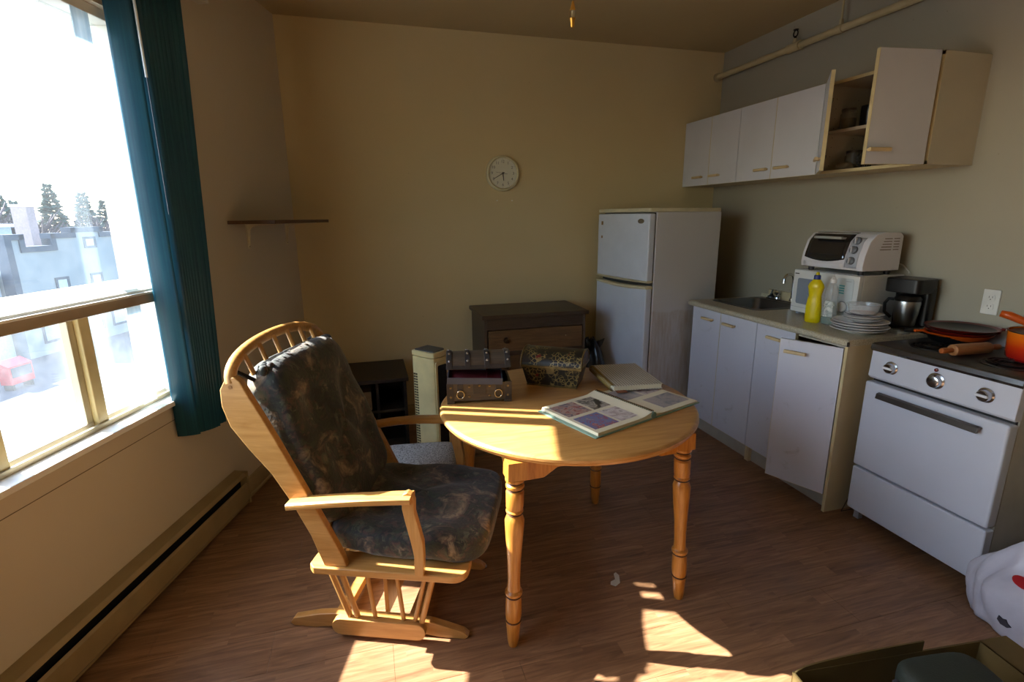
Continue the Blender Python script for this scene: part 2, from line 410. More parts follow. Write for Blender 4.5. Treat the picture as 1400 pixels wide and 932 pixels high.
# ================================================================== CORNER SHELF
def make_shelf():
    t = thing('wall_shelf', 'thin brown board shelf on two cream brackets in the corner', 'shelf', LROOT, LROT)
    box('board', wood('shelf_board', '4d3524', '6b4c34', .5), t, (2.695, 3.44, -.255, -.004, 1.472, 1.490), .002)
    cm = M('cream_bracket', 'd5c9a4', .4)
    for s in (2.885, 3.36):
        b = MB()
        b.box(s-.011, s+.011, -.003, 0, 1.335, 1.472); b.box(s-.011, s+.011, -.20, 0, 1.468, 1.472)
        b.prism([(-.002, 1.342), (-.010, 1.360), (-.020, 1.440), (-.034, 1.456), (-.10, 1.463), (-.19, 1.468), (-.004, 1.468)], 0, s-.005, s+.005)
        bo = b.build('bracket', cm, t, bevel=.001)
        for z in (1.35, 1.44): MB().cyl((s, -.0055, z), (s, -.002, z), .004, seg=8).build('screw', M('dark_screw', '26201a', .4, .8), bo)
make_shelf()

# ================================================================== CLOCK, HOOKS
def make_clock():
    t = thing('wall_clock', 'round wall clock with cream rim and white dial', 'clock', (.990, YB, 1.802))
    cr = M('cream_clock_plastic', 'd9cfa6', .35); bk = M('clock_black', '14110e', .4); gy = M('numeral_grey', '6f675a', .5)
    prof = [(.124, 0), (.124, -.02), (.119, -.032), (.112, -.036), (.106, -.032), (.104, -.024)]
    mt = Matrix.Rotation(R(-90), 4, 'X')
    def ring(prof, seg=64):
        b = MB(); vs = []; n = len(prof)
        for r, y in prof:
            for k in range(seg):
                q = 2*math.pi*k/seg; vs.append((r*math.cos(q), y, r*math.sin(q)))
        b.add(vs, [(i*seg+k, (i+1)*seg+k, (i+1)*seg+(k+1) % seg, i*seg+(k+1) % seg) for i in range(n-1) for k in range(seg)])
        return b
    ring(prof).build('rim', cr, t, smooth=50)
    ring([(.105, -.02), (.0001, -.02)]).build('dial', M('clock_dial', 'e4ddc4', .5, var=.04), t)
    for h in range(1, 13):
        a = R(90-30*h); text_mesh(str(h), .027, gy, t, 'numeral', (.080*math.cos(a), -.0212, .080*math.sin(a)), (R(90), 0, 0))
    for k in range(12):
        a = R(30*k); MB().box(-.0007, .0007, -.0212, -.0205, .094, .1005).build('tick', gy, t, rot=(0, a, 0))
    def hand(name, ang, ln, w, tail, y):
        MB().prism([(-w, -tail), (w, -tail), (w*.7, ln), (-w*.7, ln)], 1, y-.0008, y).build(name, bk, t, rot=(0, R(ang), 0))
    hand('hour_hand', 174, .052, .0035, .008, -.0225); hand('minute_hand', 240, .075, .0025, .012, -.0240); hand('second_hand', 278, .055, .0009, .034, -.0252)
    MB().cyl((0, -.0275, 0), (0, -.02, 0), .004, seg=12).build('pivot', bk, t)
    ring([(.1045, -.0295), (.0001, -.0305)]).build('lens', glass_pane('clock_lens', .01), t, smooth=60)
make_clock()
for i, x in enumerate((.946, 1.060)):
    h = MB().cyl((0, 0, 0), (0, -.014, 0), .004, .0055, 10).build('wall_plug', M('white_plastic_plug', 'e2dccb', .4), loc=(x, YB, 1.612)); tag(h, 'small white plug sticking out of the wall below the clock', 'wall plug', 'white wall plugs below the clock')

# ================================================================== PULL CORD, PIPE, OUTLET
def make_cord():
    t = thing('ceiling_lampholder', 'porcelain ceiling lamp holder with a hanging pull cord', 'lamp holder', (.628, 1.6, ZC))
    MB().lathe([(.055, 0), (.055, -.012), (.035, -.03), (.028, -.07), (.024, -.075)]).build('socket', M('porcelain', 'd8d2c0', .25), t)
    MB().cyl((.02, 0, -.03), (.012, 0, -.60), .0011, seg=6).build('cord', M('string_tan', '8a7748', .7), t)
    e = MB().lathe([(.003, -.60), (.006, -.612), (.0085, -.622), (.0085, -.648), (.006, -.656), (.006, -.664), (.004, -.67)], (.012, 0, .0), 14).build('cord_end', M('brass_cord_end', 'b98a3c', .3, .8), t)
    MB().lathe([(.0092, -.626), (.0092, -.645)], (.012, 0, 0), 14).build('chrome_band', M('chrome', 'd6d8da', .12, 1., var=.03), e)
make_cord()
def make_pipe():
    t = thing('sprinkler_pipe', 'cream painted sprinkler pipe running along the wall above the cabinets', 'pipe', (XW-.055, 0, 2.535))
    pm_ = M('cream_painted_pipe', 'b8a983', .5)
    MB().cyl((0, YB, 0), (0, YR, 0), .020, seg=16).build('pipe', pm_, t)
    MB().cyl((0, YB, 0), (0, YB-.03, 0), .030, seg=16).build('wall_collar', pm_, t)
    c = MB().cyl((0, 3.07, 0), (0, 2.97, 0), .027, seg=16); c.cyl((0, 3.02, .02), (0, 3.02, .05), .014, .011, 12)
    te = c.build('tee_fitting', pm_, t)
    sp = MB().tube([(.0, 3.02+.018*math.cos(a), .078+.020*math.sin(a)) for a in [2*math.pi*i/14 for i in range(14)]], .004, 6, True)
    sp.cyl((0, 3.02, .048), (0, 3.02, .064), .009, .005, 10); sp.cyl((0, 3.02, .098), (0, 3.02, .102), .016, seg=12)
    sp.build('sprinkler_head', M('dark_bronze', '1d1712', .35, .8), te)
    h = MB().tube([(0, 2.68, .024*1), (0, 2.68, .18)], .006, 8); h.cyl((0, 2.66, 0), (0, 2.70, 0), .025, seg=16); h.box(-.008, .008, 2.672, 2.688, .02, .05)
    h.build('hanger', pm_, t)
make_pipe()
def make_outlet():
    t = thing('wall_outlet', 'white double socket plate on the wall above the stove', 'outlet', (XW, 1.685, 1.092))
    box('plate', M('outlet_white', 'd9d7cf', .35), t, (-.006, 0, -.035, .035, -.058, .058), .003)
    for z in (.021, -.021):
        r_ = MB().prism(rrect(-.017, .017, z-.014, z+.014, .008), 0, -.0085, -.004).build('socket', M('outlet_white', 'd9d7cf', .35), t)
        s = MB(); s.box(-.0088, -.008, -.008, -.006, z-.001, z+.007); s.box(-.0088, -.008, .006, .008, z-.001, z+.007); s.cyl((-.0088, 0, z-.008), (-.008, 0, z-.008), .0022, seg=8)
        s.build('slots', M('slot_black', '0c0c0c', .6), r_)
make_outlet()

# ================================================================== ROUND TABLE
ZT = .75
def make_table():
    t = thing('round_table', 'round honey pine dining table with turned legs', 'table', (.757, 1.890, 0))
    top_w = wood('honey_table_top', 'a57238', 'c99858', .32, 0, .8, .35)
    leg_w = wood('honey_leg', '9a5f1e', 'c98a3a', .35, 2, 1., .3)
    Rt = .522
    prof = [(Rt-.030, ZT-.034), (Rt-.012, ZT-.033), (Rt-.008, ZT-.024), (Rt, ZT-.018), (Rt, ZT-.009), (Rt-.006, ZT-.002), (Rt-.012, ZT)]
    MB().lathe(prof, seg=96).build('table_top', top_w, t)
    rz = 2
    hs = [( -.330, -.378), (.333, -.340), (.310, .362), (-.345, .335)]
    for (x, y) in hs:
        lean = Vector((x*.06, y*.06, 0))
        prof = [(.012, 0), (.017, .004), (.021, .03), (.025, .085), (.027, .10), (.024, .106), (.027, .112), (.029, .13), (.028, .19), (.024, .205), (.031, .213), (.031, .222), (.024, .23),
                (.022, .26), (.024, .34), (.032, .46), (.034, .495), (.027, .515), (.024, .522), (.031, .530), (.027, .537), (.030, .545), (.031, .60), (.024, .61), (.032, .618), (.032, .626), (.024, .634), (.034, .642), (.034, .650), (.027, .655)]
        b = MB(); b.lathe(prof, seg=20); b.box(-.033, .033, -.033, .033, .652, ZT-.034)
        b.v = [(px+x+lean.x*(1-pz/.7), py+y+lean.y*(1-pz/.7), pz) for px, py, pz in b.v]
        lg = b.build('leg', leg_w, t, bevel=.0015)
        for zg in (.106, .205, .522, .610, .634):
            c = (x+lean.x*(1-zg/.7), y+lean.y*(1-zg/.7), zg); rg = .0262
            MB().tube([(c[0]+rg*math.cos(q), c[1]+rg*math.sin(q), zg) for q in [2*math.pi*k/18 for k in range(18)]], .0028, 6, True).build('groove', M('dark_groove', '4a2c10', .5), lg)  # dark rings laid in the turned grooves
    for i in range(4):
        a, b_ = Vector((*hs[i], 0)), Vector((*hs[(i+1) % 4], 0)); d = (b_-a); L = d.length; an = math.atan2(d.y, d.x)
        pl = [(.03, ZT-.034), (.03, ZT-.115), (.10, ZT-.115), (.15, ZT-.085), (L-.15, ZT-.085), (L-.10, ZT-.115), (L-.03, ZT-.115), (L-.03, ZT-.034)]
        MB().prism(pl, 1, -.010, .010).build('apron', leg_w, t, loc=a, rot=(0, 0, an), bevel=.0015)
make_table()

# ================================================================== GLIDER ROCKING CHAIR
def make_glider():
    t = thing('glider_chair', 'wooden glider rocking chair with dark woodland print cushions', 'chair', (.010, 1.878, 0), R(-22))
    w = wood('glider_maple', 'ab7838', 'cb9a58', .36, 0, .9, .25); wz = wood('glider_maple_upright', 'ab7838', 'cb9a58', .36, 2, .9, .25)
    fab = fabric_print('woodland_tapestry')
    for sg in (-1, 1):
        v = .19*sg
        foot = [(-.335, .012), (-.32, 0), (-.24, 0), (-.16, .012), (.16, .012), (.25, 0), (.335, 0), (.35, .012), (.33, .03), (.22, .062), (.16, .068), (-.16, .068), (-.22, .060), (-.32, .034)]
        MB().prism(foot, 1, v-.016, v+.016).build('foot_beam', w, t, bevel=.004)
        vo = .232*sg
        st = arc(.168, .050, .034, -90, 90, 8)+arc(-.115, .050, .034, 90, 270, 8)
        MB().prism(st, 1, vo-.014, vo+.014).build('side_rail', w, t, bevel=.003)
        for a, b, r in ((-.145, -.085, .011), (-.105, -.055, .011), (-.005, .012, .008), (.105, .118, .008), (.215, .160, .008), (.245, .185, .011)):
            MB().tube([(a, .235*sg, .305), (b, .225*sg, .082)], [r, r], 10).build('swing_link', wz, t)
        # seat frame
        ar = arc(.325, .275*sg, .05, -90 if sg < 0 else 90, 0, 5)
        poly = [(-.150, .225*sg), (-.170, .245*sg), (-.170, .305*sg), (-.150, .325*sg)]+([(x, y) for x, y in ar])+[(.375, .225*sg)]
        MB().prism(poly, 2, .330, .358).build('seat_board', w, t, bevel=.005)
        box('seat_rail', w, t, (-.150, .270, .255*sg-.011, .255*sg+.011, .290, .331), .003)
        # back post with its S curve
        front = [(-.330, 1.005), (-.306, .955), (-.270, .885), (-.233, .809), (-.190, .715), (-.155, .640), (-.100, .520), (-.047, .400), (-.035, .358)]
        rear = [(-.115, .358), (-.150, .470), (-.205, .590), (-.262, .690), (-.330, .775), (-.382, .850), (-.402, .920), (-.400, .975), (-.378, 1.010), (-.350, 1.018)]
        po = MB().prism(front+rear, 1, .300*sg-.014, .300*sg+.014).build('back_post', w, t, bevel=.004)
        MB().cyl((-.362, .315*sg, .985), (-.362, .3155*sg, .985), .007, seg=12).build('dowel_plug', M('dowel_plug_wood', '8d5f28', .5), po)
        # arm rest
        am = MB(); nn = 12
        def arm(i, j, sg=sg):
            u = -.205+.415*i; q = 2*math.pi*j; wd = .030; hh = .013
            zc = .592+.045*i+.010*math.sin(math.pi*i)
            cx, cz = math.copysign(abs(math.cos(q))**.5, math.cos(q))*wd, math.copysign(abs(math.sin(q))**.5, math.sin(q))*hh
            return (u, .322*sg+.012*sg*math.sin(math.pi*i)+cx, zc+cz)
        am.grid(arm, nn, 16); k = nn+1
        am.f += [tuple(j*k for j in range(16)), tuple(j*k+nn for j in range(16))[::-1]]
        am.build('armrest', w, t)
        pf = [(.178, .635), (.182, .652), (.197, .660), (.212, .652), (.219, .630), (.217, .590), (.228, .540), (.240, .480), (.240, .420), (.236, .358), (.205, .358), (.208, .430), (.200, .480), (.184, .560), (.177, .600)]
        ap = MB().prism(pf, 1, .322*sg-.013, .322*sg+.013).build('arm_post', wz, t, bevel=.003)
        MB().cyl((.200, .336*sg, .640), (.200, .3365*sg, .640), .005, seg=10).build('bolt', M('bolt_dark', '3a3128', .4, .6), ap)
    for u, z0, z1 in ((-.13, .335, .356), (.30, .335, .356)): box('seat_crossbar', w, t, (u, u+.05, -.23, .23, z0, z1), .003)
    for u in (-.14, .14): box('base_stretcher', w, t, (u-.02, u+.02, -.176, .176, .030, .062), .003)
    box('centre_panel', wz, t, (.030, .046, -.176, .176, .060, .300), .003)
    box('back_rail', w, t, (-.150, -.125, -.286, .286, .40, .46), .003)
    # bow and spindles
    pts = []
    for i in range(25):
        q = math.pi*i/24; pts.append((-.365-.02*math.sin(q), -.300*math.cos(q)*1.0, .995+.098*math.sin(q)**.8))
    MB().tube(pts, .019, 12).build('bow_rail', w, t)
    for i, vv in ((1, -.22), (2, -.135), (3, -.045), (4, .045), (5, .135), (6, .22)):
        zt = .995+.098*(1-(vv/.30)**2)**.4
        MB().tube([(-.140, vv*.9, .43), (-.365, vv, zt)], .0085, 8).build('spindle', wz, t)
    # cushions
    def lump(p):
        tuft = 0
        for (a, b) in ((-.12, -.12), (-.12, .12), (.10, -.12), (.10, .12)):
            tuft += math.exp(-((p.x-a)**2+(p.y-b)**2)/.0030)
        z = p.z-math.copysign(.020*tuft, p.z)*(1 if abs(p.z) > .02 else 0)
        wob = .006*math.sin(21*p.x+3*p.y)+.006*math.sin(17*p.y+5*p.x+1)
        return Vector((p.x, p.y+.004*math.sin(30*p.x), z+wob))
    sc = MB().pillow(.290, .278, .062, .46, .42, 64, 28, fn=lump).build('seat_cushion', fab, t, smooth=180, loc=(.145, 0, .412), rot=(0, R(1), 0))
    bc = MB().pillow(.318, .272, .080, .42, .42, 64, 28, fn=lump).build('back_cushion', fab, t, smooth=180, loc=(-.222, 0, .735), rot=(0, R(69.5), 0))
    rnd = random.Random(3); rf = MB()
    for i in range(46):
        a = -.235+.47*i/45; rf.pillow(.013+.006*rnd.random(), .012, .015+.006*rnd.random(), .8, .8, 8, 6, Matrix.Translation((-.296-.008*math.sin(i*1.7), a, 1.012+.012*math.cos(a*5)+.003*math.sin(i*2.1))))
    rf.build('gathered_edge', fab, t, smooth=180)
    for v in (-.24, .24):
        MB().tube([(-.325, v, .985), (-.375, v*1.08, 1.02), (-.40, v*1.1, 1.005), (-.37, v*1.12, .985)], .007, 8).build('cushion_tie', M('cushion_tie_black', '16181a', .8), t)
make_glider()

# ================================================================== STOOL, TOWER HEATER, CABINETS BY BACK WALL
def make_stool():
    t = thing('upholstered_stool', 'low stool with pale grey speckled fabric seat beside the table', 'stool', (.175, 2.405, 0), R(-8))
    m, nt, bs = base_mat('grey_speckled_fabric'); v = coords(nt)
    nt.links.new(ramp(nt, noise(nt, v, 130, 2, .7), [(.35, '6c6a66'), (.5, 'a9a8a6'), (.65, 'c4c3c1')]), bs.inputs['Base Color']); bs.inputs['Roughness'].default_value = .9
    def sh(p): return Vector((p.x, p.y, p.z+.006*math.cos(p.x*6)*math.cos(p.y*6)))
    MB().pillow(.185, .165, .032, .5, .22, 48, 14, fn=sh).build('seat', m, t, smooth=180, loc=(0, 0, .315))
    w = wood('stool_wood', '8f5f2a', 'b8843f', .4, 2)
    box('seat_frame', w, t, (-.160, .160, -.14, .14, .245, .290), .004)
    for x in (-.145, .145):
        for y in (-.12, .12): MB().tube([(x, y, .26), (x*1.04, y*1.04, 0)], [.019, .013], 12).build('leg', w, t)
make_stool()
def make_tower():
    t = thing('tower_heater', 'cream tower heater with dark front screen and side vents', 'heater', (.302, 2.80, 0), R(-52))
    cr = M('yellowed_cream_plastic', 'dccb94', .35); bk = M('tower_screen_black', '0f1012', .25); gy = M('tower_top_grey', '4a4a4a', .4)
    H = .795
    MB().lathe([(.118, 0), (.118, .012), (.105, .022), (.06, .028)], seg=32).build('base', cr, t)
    body = [(-.080, -.062), (.060, -.062), (.078, -.050), (.083, 0), (.078, .050), (.060, .062), (-.080, .062)]
    MB().prism(body, 2, .022, H-.045).build('body', cr, t, bevel=.005)
    sl = MB(); top = [(-.082, -.064), (.062, -.064), (.080, -.052), (.085, 0), (.080, .052), (.062, .064), (-.082, .064)]
    sl.prism(top, 2, H-.043, H-.012); sl.build('top_cap', cr, t, bevel=.006)
    MB().prism([(x*.86, y*.80) for x, y in top], 2, H-.016, H-.006).build('control_top', gy, t, bevel=.003)
    fr = MB(); fr.prism(rrect(-.048, .048, .08, H-.065, .014), 0, .080, .088)
    f = fr.build('screen_frame', cr, t, bevel=.003)
    MB().prism(rrect(-.034, .034, .10, H-.085, .010), 0, .084, .0895).build('screen', bk, f)
    for k in range(34):
        z = .13+.0155*k
        for c in (-.074, -.058): MB().box(c, c+.013, -.0632, -.060, z, z+.0095).build('vent_slot', M('vent_shadow', '4a4028', .6), t, smooth=0)
make_tower()
def make_dark_cabinet():
    t = thing('low_cabinet', 'low black open cabinet against the back wall behind the rocking chair', 'cabinet', (-.080, 3.49, 0))
    bk = M('black_stained_wood', '1a1613', .5, var=.25)
    W, D, H = .285, .235, .490
    box('top', bk, t, (-W, W, -D, D, H-.025, H), .004)
    box('side_panel', bk, t, (-W+.015, -W+.035, -D+.02, D, 0, H-.025), .002); box('side_panel', bk, t, (W-.035, W-.015, -D+.02, D, 0, H-.025), .002)
    box('back_panel', bk, t, (-W+.035, W-.035, D-.012, D, 0, H-.025), 0)
    for z in (.045, .255): box('shelf', bk, t, (-W+.035, W-.035, -D+.03, D-.012, z, z+.018), .002)
    box('plinth', bk, t, (-W+.035, W-.035, -D+.04, -D+.055, 0, .045), 0)
    box('divider', bk, t, (.075, .093, -D+.03, D-.012, .273, H-.025), .001)
    box('divider', bk, t, (.075, .093, -D+.03, D-.012, .063, .255), .001)
    for i, (z, h, lb) in enumerate(((.273, .125, 'brown wooden storage box on the upper shelf of the black cabinet'), (.063, .115, 'brown wooden storage box on the lower shelf of the black cabinet'))):
        b = thing('storage_box', lb, 'box', (-.18, 3.47, z)); w = wood('dull_brown_box', '54452c', '766040', .55)
        box('body', w, b, (-.145, .145, -.16, .16, 0, h), .004)
        MB().tube([(-.03+.09*q, -.166-.004*math.sin(q*3.1), h*.86+.02*math.sin(q*5)) for q in [i_/8 for i_ in range(9)]], .004, 6).build('cord_handle', M('tan_cord', '8d7b55', .7), b)
make_dark_cabinet()
def make_dresser():
    t = thing('dresser', 'dark brown wooden dresser with a lighter top drawer', 'dresser', (1.087, 3.505, 0))
    dk = wood('dresser_dark', '2e2319', '453526', .45, 0); sd = wood('dresser_side', '3a3026', '4a3d30', .5, 2); dw = wood('dresser_drawer', '4e3820', '7a5a36', .42, 0)
    W, D, H = .365, .215, .86
    MB().box(-W-.018, W+.018, -D-.025, D+.005, H-.028, H).build('top', dk, t, bevel=.006)
    box('side_panel', sd, t, (-W, -W+.02, -D, D, 0, H-.028), .002); box('side_panel', sd, t, (W-.02, W, -D, D, 0, H-.028), .002)
    box('back_panel', dk, t, (-W+.02, W-.02, D-.01, D, .02, H-.028), 0)
    for z in (.04, .215, .395, .575, .755): box('rail', dk, t, (-W+.02, W-.02, -D+.004, -D+.03, z, z+.025), .001)
    box('top_rail', dk, t, (-W+.02, W-.02, -D, -D+.03, .778, H-.028), .002)
    for k, z in enumerate((.068, .243, .423, .603)):
        d = box('drawer', dw if k == 3 else wood('dresser_drawer_low', '3c2916', '5c4026', .45, 0), t, (-W+.026, W-.026, -D-.006, -D+.30, z, z+.148), .003)
        for x in (-.215, .215):
            if k == 3 and x > 0:
                MB().cyl((x, -D-.008, z+.085), (x, -D-.006, z+.085), .004, seg=8).build('screw_hole', M('pale_hole', 'a8987a', .6), d); continue
            kb = MB().lathe([(.006, 0), (.006, .010), (.013, .016), (.017, .024), (.013, .031), (.004, .034)], seg=14, m=Matrix.Translation((x, -D-.006, z+.078)) @ Matrix.Rotation(R(90), 4, 'X')).build('knob', M('knob_dark_bronze', '3a2a1a', .35, .5), d)
            MB().lathe([(.021, 0), (.021, .002), (.012, .005)], seg=14, m=Matrix.Translation((x, -D-.006, z+.078)) @ Matrix.Rotation(R(90), 4, 'X')).build('backplate', M('knob_dark_bronze', '3a2a1a', .35, .5), d)
make_dresser()

# ================================================================== FRIDGE
def make_fridge():
    t = thing('refrigerator', 'white top-freezer refrigerator with a stained side panel', 'refrigerator', (1.800, 3.09, 0), R(10))
    # local: x into the depth, y along the front; near-front corner at the origin
    wh = M('fridge_white', 'c9ced6', .35, var=.04); 
    m, nt, bs = base_mat('fridge_side_stained'); v = coords(nt)
    sp = N(nt, 'ShaderNodeSeparateXYZ'); nt.links.new(v, sp.inputs[0])
    zz = N(nt, 'ShaderNodeMath', operation='ADD'); nt.links.new(sp.outputs[2], zz.inputs[0])
    wv = N(nt, 'ShaderNodeMath', operation='MULTIPLY'); nt.links.new(noise(nt, v, 6, 4), wv.inputs[0]); wv.inputs[1].default_value = .10; nt.links.new(wv.outputs[0], zz.inputs[1])
    low = ramp(nt, zz.outputs[0], [(.0, (1, 1, 1, 1)), (.885, (1, 1, 1, 1)), (.90, (0, 0, 0, 1))])
    st = noise(nt, coords(nt, 'Object', (16, 16, 2.2)), 2.2, 5, .65); stm = ramp(nt, st, [(.42, (.10,)*3+(1,)), (.70, (.62,)*3+(1,))])
    nt.links.new(mix(nt, mix(nt, 1., low, stm, 'MULTIPLY'), lin('c8c8c8'), lin('a08a66')), bs.inputs['Base Color']); bs.inputs['Roughness'].default_value = .4
    cr = M('fridge_cream_trim', 'c9bf9c', .4); dk = M('fridge_gasket', '4a473f', .6)
    W, D, H, S = .58, .64, 1.545, 1.05
    box('body', m, t, (.062, D, 0, W, .045, H-.026), .004)
    MB().prism(rrect(.0, D, -.004, W+.004, .02), 2, H-.026, H).build('top_cap', cr, t, bevel=.005)
    box('gasket', dk, t, (.050, .064, .012, W-.012, .06, H-.03), 0)
    d1 = box('freezer_door', wh, t, (0, .052, 0, W, S+.012, H-.034), .010); d2 = box('main_door', wh, t, (0, .052, 0, W, .06, S-.034), .010)
    def trimpiece(nm, par, z0, z1, bow):
        b = MB()
        def fn(i, j):
            q = 2*math.pi*j; return (.026+.032*math.cos(q)-.010*math.sin(math.pi*i), .002+(W-.004)*i, (z0+z1)/2-bow*math.sin(math.pi*i)+(z1-z0)/2*math.sin(q))
        b.grid(fn, 16, 12); k = 17; b.f += [tuple(j*k for j in range(12)), tuple(j*k+16 for j in range(12))[::-1]]
        b.build(nm, cr, par)
    trimpiece('door_trim', d1, S+.000, S+.018, .004); trimpiece('handle_strip', d2, S-.046, S-.016, .010)
    bd = MB().prism(arc(0, 0, .016, 0, 360, 18)[:-1], 0, -.002, .001); bd.v = [(x, y*2.0+.085, z+H-.085) for x, y, z in bd.v]; bd.build('badge', M('badge_silver', '8f8d85', .25, .8), d1)
    for z, r in ((H-.10, .010), (H-.20, .007)):
        MB().box(-.002, .001, W-.055-r, W-.055+r, z-r*1.3, z+r*1.3).build('sticker', M('old_sticker', '8a6b3a', .6), d1)
    box('toe_grille', dk, t, (.03, .05, .02, W-.02, .012, .055), 0)
    for x in (.08, D-.06):
        for y in (.06, W-.06): MB().cyl((x, y, 0), (x, y, .05), .02, seg=10).build('foot', dk, t)
make_fridge()
def make_black_bag():
    t = thing('trash_bag', 'small black plastic bag tied at the top between dresser and fridge', 'bag', (1.565, 3.44, 0))
    m = M('black_bin_plastic', '0b0b0d', .28, bmp=.6, bscale=30)
    rnd = random.Random(5)
    def sh(p):
        a = math.atan2(p.y, p.x); k = 1+.10*math.sin(5*a+p.z*14)+.06*math.sin(11*a)
        top = max(0, (p.z-.12)/.2); return Vector((p.x*k*(1-.28*top), p.y*k*(1-.30*top), p.z+.03*math.sin(3*a)*top))
    MB().pillow(.095, .15, .30, .6, .9, 48, 26, fn=sh).build('sack', m, t, smooth=180, loc=(0, 0, .30))
    for (dx, dy, h) in ((-.05, -.06, .13), (.06, -.03, .10)):
        MB().tube([(dx*.5, dy*.5, .54), (dx, dy, .58), (dx*1.4, dy, .545+h*.6), (dx*1.2, dy*1.1, .56)], [.030, .024, .016, .006], 8).build('knot_ear', m, t, smooth=180)
make_black_bag()

# ================================================================== KITCHEN CABINETS
lamw = M('white_melamine', 'cbccd2', .38, var=.05, scale=3); edge = M('cream_edge_band', 'c9b98c', .5); inner = M('cabinet_inside', 'b9ad97', .55); side_c = M('cream_side_panel', 'bfae88', .5, var=.1, scale=3)
grip = M('tan_pull_handle', 'c9b184', .4)
def scuffed():
    m, nt, bs = base_mat('white_melamine_scuffed'); v = coords(nt)
    n1 = ramp(nt, noise(nt, v, 7, 6, .7, 1.2), [(.60, (0, 0, 0, 1)), (.72, (.40,)*3+(1,))])
    nt.links.new(mix(nt, n1, lin('c6c7d0'), lin('8d8782')), bs.inputs['Base Color']); bs.inputs['Roughness'].default_value = .42
    return m
lamw2 = scuffed()
def pull(parent, x, y, z, L=.105):
    """bar handle on a door that faces -x, bar along y"""
    b = MB(); b.prism(rrect(-.009, .009, -.0085, .0085, .005), 1, y-L/2, y+L/2); b.v = [(px+x-.020, py, pz+z) for px, py, pz in b.v]
    b.box(x-.020, x, y-L/2+.004, y-L/2+.018, z-.005, z+.005); b.box(x-.020, x, y+L/2-.018, y+L/2-.004, z-.005, z+.005)
    return b.build('handle', grip, parent, bevel=.0015)
def door(parent, xf, y0, y1, z0, z1, hy, hinge=None, angle=0, mat=None, z_h=None):
    """cabinet door, closed plane at x = xf; hinge 'lo' or 'hi' is the y side it turns on"""
    w = y1-y0; g = .0015
    if hinge == 'lo': d = MB().box(0, .018, g, w-g, 0, z1-z0)
    else: d = MB().box(0, .018, -w+g, -g, 0, z1-z0)
    o = d.build('door', mat or lamw, parent, bevel=.0012)
    e = MB()
    a, b = (g, w-g) if hinge == 'lo' else (-w+g, -g)
    fa, fb = ((w-g-.0005, w-g+.0008) if hinge == 'lo' else (-w+g-.0008, -w+g+.0005))
    e.box(-.0002, .0182, fa, fb, 0, z1-z0); e.box(.0, .018, a, b, -.0006, .0006)
    e.build('edge_band', edge, o, smooth=0)
    pull(o, 0, (hy-y0) if hinge == 'lo' else (hy-y1), z_h-z0)
    o.location = (xf, y0 if hinge == 'lo' else y1, z0)
    o.rotation_euler = (0, 0, R(angle) if hinge == 'lo' else R(-angle))
    return o
def wall_cab(label, y0, y1, mid, h, ang=(0, 0)):
    t = thing('wall_cabinet', label, 'cabinet', (0, 0, 0), group='white wall cabinets above the counter')
    xf, xb, z0, z1 = 2.485, XW, 1.715, 2.190
    t.location = (2.635, (y0+y1)/2, z0); off = Vector((-2.635, -(y0+y1)/2, -z0))
    def B(nm, mt, d, bv=.001):
        b = MB().box(*d); b.v = [tuple(Vector(p)+off) for p in b.v]; return b.build(nm, mt, t, bv)
    pale = M('wall_cabinet_side', 'c3bba6', .5, var=.06, scale=3)
    B('side_panel', pale, (xf+.019, xb, y0, y0+.016, z0, z1)); B('side_panel', pale, (xf+.019, xb, y1-.016, y1, z0, z1))
    B('top_panel', inner, (xf+.019, xb, y0+.016, y1-.016, z1-.016, z1)); B('bottom_panel', side_c, (xf+.019, xb, y0+.016, y1-.016, z0, z0+.016))
    B('back_panel', inner, (xb-.006, xb, y0+.016, y1-.016, z0+.016, z1-.016))
    B('shelf', inner, (xf+.03, xb-.006, y0+.016, y1-.016, 1.925, 1.941))
    for nm, d in (('edge_strip', (xf+.0178, xf+.0195, y0, y0+.016, z0, z1)), ('edge_strip', (xf+.0178, xf+.0195, y1-.016, y1, z0, z1)), ('edge_strip', (xf+.0178, xf+.0195, y0, y1, z1-.016, z1)), ('edge_strip', (xf+.0178, xf+.0195, y0, y1, z0, z0+.016))): B(nm, edge, d, 0)
    dl = door(t, xf+off.x, mid+off.y, y1+off.y, 0, z1-z0, h[0]+off.y, 'hi', ang[0], z_h=.060)
    dr = door(t, xf+off.x, y0+off.y, mid+off.y, 0, z1-z0, h[1]+off.y, 'lo', ang[1], z_h=.060)
    if ang[0]:
        for z in (.09, .38):
            b = MB(); b.cyl((.024, -.045, z), (.019, -.045, z), .017, seg=14); b.box(.02, .04, -.06, -.005, z-.008, z+.008); b.build('hinge', M('hinge_steel', '6b665d', .35, .8), dl)
            b = MB(); b.cyl((.024, .045, z), (.019, .045, z), .017, seg=14); b.box(.02, .04, .005, .06, z-.008, z+.008); b.build('hinge', M('hinge_steel', '6b665d', .35, .8), dr)
        pg = MB()
        for y in (y1-.0165,):
            for x in (xf+.07, xb-.08):
                for k in range(8): pg.cyl((x, y, 1.76+.05*k), (x, y-.0006, 1.76+.05*k), .0025, seg=6)
        pg.v = [tuple(Vector(p)+off) for p in pg.v]; pg.build('peg_holes', M('peg_hole_dark', '2b251c', .7), t, smooth=0)
wall_cab('closed white wall cabinet in the corner against the back wall', 3.160, YB-.003, 3.467, (3.580, 3.381))
wall_cab('closed white wall cabinet between the corner one and the open one', 2.488, 3.158, 2.836, (2.910, 2.737))
wall_cab('white wall cabinet with both doors hanging open', 1.880, 2.486, 2.183, (2.232, 2.132), (42, 82))

